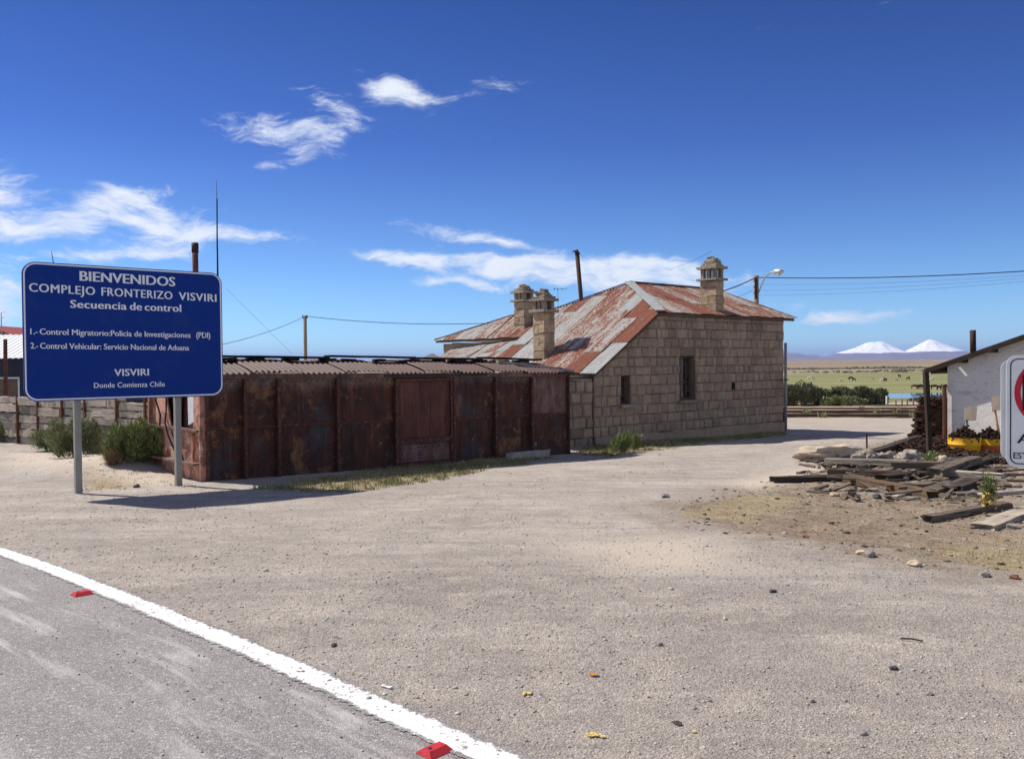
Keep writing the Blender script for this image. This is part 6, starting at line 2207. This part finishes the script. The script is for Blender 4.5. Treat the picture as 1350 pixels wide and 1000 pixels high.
wire(t2 + Vector((-.1, 0, -.15)), at_y(880, 396, 42), .25, .028, 'thick cable from the lamp pole to the left behind the right chimney')
wire(t2 + Vector((0, 0, -.1)), at_y(1420, 352.5, 36), .18, .022, 'thick black cable from the lamp pole across the sky to the right')
for k, (za, pyb) in enumerate(((-.45, 357), (-.75, 360), (-1.0, 364))):
    wire(t2 + Vector((.1, 0, za)), at_y(1420, pyb, 36), .18, .0045, ['uppermost thin wire', 'middle thin wire', 'lowest thin wire'][k] + ' below the thick cable right of the lamp pole')
wire(t2 + Vector((-.1, 0, -.7)), at_y(880, 408, 42), .3, .008, 'thin wire left of the lamp pole below the thick cable')
wire(at_y(938, 331, 27), at_y(880, 356, 34), .05, .005, 'thin wire with small insulators reaching the tip of the right chimney')
# TV aerial behind the chimneys
b_ = at_y(735.5, 398, 33)
base = Vector((b_.x, 33, 2.2))
m = MB(); m.tube([base, at_y(735.5, 381, 33)], .006, 5); m.tube([at_y(729, 381, 33), at_y(748, 380.5, 33)], .006, 5)
for px in (731, 735, 741): m.tube([at_y(px, 380, 33), at_y(px, 382.5, 33)], .010, 5)
o = m.build('roof_aerial', 'wire_black', house)

# white hut roof peeping behind the wagon
p = at_y(570, 470, 36)
m = MB(); m.prism([(-.55, 0), (.5, 0), (.5, .08), (0, .30), (-.55, .05)], 1.6, lambda a, z, c: (p.x + a, p.y + c, p.z + z - .15))
ho = m.build('hut_roof', 'window_white', None, base=(p.x, p.y, p.z))
m2 = MB(); m2.box((p.x, p.y + .8, (p.z - .16 + tz(p.x, p.y)) / 2), (.9, 1.4, p.z - .16 - tz(p.x, p.y))); h2 = m2.build('hut_wall', 'concrete', ho)
tag(ho, 'small white hut roof peeping over the wagon left of the lean-to', 'hut')

# ================================================================== ROAD STUDS AND LITTER
def stud(px, py, lab, k):
    p = G(px, py)
    zb0 = float(f0(p.y)) + .006
    a = RD
    m = MB(k)
    w, l, h = .062, .05, .022
    def P3(x, y, z): return Vector((p.x, p.y, zb0)) + a * x + RN * y + Vector((0, 0, z))
    base_ = [P3(-l, -w, 0), P3(l, -w, 0), P3(l, w, 0), P3(-l, w, 0)]
    top = [P3(-l * .45, -w * .75, h), P3(l * .45, -w * .75, h), P3(l * .45, w * .75, h), P3(-l * .45, w * .75, h)]
    m.v += base_ + top
    for q in range(4): m.face((q, (q + 1) % 4, 4 + (q + 1) % 4, 4 + q))
    m.face((4, 5, 6, 7))
    o = m.build('road_stud', 'red_stud', None, base=(p.x, p.y, zb0))
    tag(o, lab, 'road stud', 'red studs along the edge line')
    m = MB(); m.prism([(-w * .6, .004), (w * .6, .004), (w * .55, .015), (-w * .55, .015)], .002, lambda y, z, c: P3(-l + (z / h) * l * .55 - .002 + c, y, z + .001)); m.build('reflector', 'print_red', o)
    m = MB(); m.tube([P3(0, -.025, h - .002), P3(0, -.025, h + .002)], .009, 8); m.build('bolt', 'dark_steel', o)
stud(573, 992, 'red road stud beside the white line at the bottom of the picture', 1)
stud(108, 784, 'red road stud beside the white line near the left edge', 2)
def litter(px, py, n, spread, sz, mat, lab, seed, name='fruit_peel'):
    p = TG(px, py)
    r = random.Random(seed)
    m = MB(seed)
    for k in range(n):
        a, q = r.uniform(0, 6.28), r.uniform(0, 1) ** .6 * spread
        c = p + Vector((cos(a) * q, sin(a) * q * .7, .006 + sz * .25))
        m.rock(c, (sz * r.uniform(.5, 1.3), sz * r.uniform(.5, 1.1), sz * .3), 1, .5, r.uniform(0, 6), k + seed)
    return tag(m.build(name, mat, None, base=p), lab, 'litter')
litter(783, 892, 7, .022, .012, 'peel_orange', 'orange fruit peel scrap on the gravel', 1)
litter(700, 894, 3, .012, .009, 'peel_orange', 'smaller orange peel scrap left of the larger one', 2)
litter(692, 916, 8, .03, .010, 'peel_yellow', 'pale yellow crumbs on the gravel above the road line end', 3)
litter(785, 972, 14, .038, .011, 'peel_yellow', 'largest yellow crumbled scrap low on the gravel', 4)
litter(916, 966, 3, .01, .008, 'peel_yellow', 'tiny yellow scrap right of the largest one', 5)
p = TG(1020, 838); q = TG(1048, 842)
p = TG(1187, 840); q = TG(1217, 843)
m = MB(); m.tube([p + Vector((0, 0, .01)), (p + q) / 2 + Vector((0, 0, .016)), q + Vector((0, 0, .01))], .005, 5)
tag(m.build('twig', 'dark_steel', None, base=p), 'thin dark twig lying on the gravel at the right', 'twig')
p = TG(510, 906)
m = MB(2); m.box(p + Vector((0, 0, .006)), (.07, .02, .006), (Vector((.8, -.6, 0)), Vector((.6, .8, 0)), X3[2]), .004, 3)
tag(m.build('paper_scrap', 'cloth_white', None, base=p), 'small white scrap on the gravel just above the road line', 'litter')
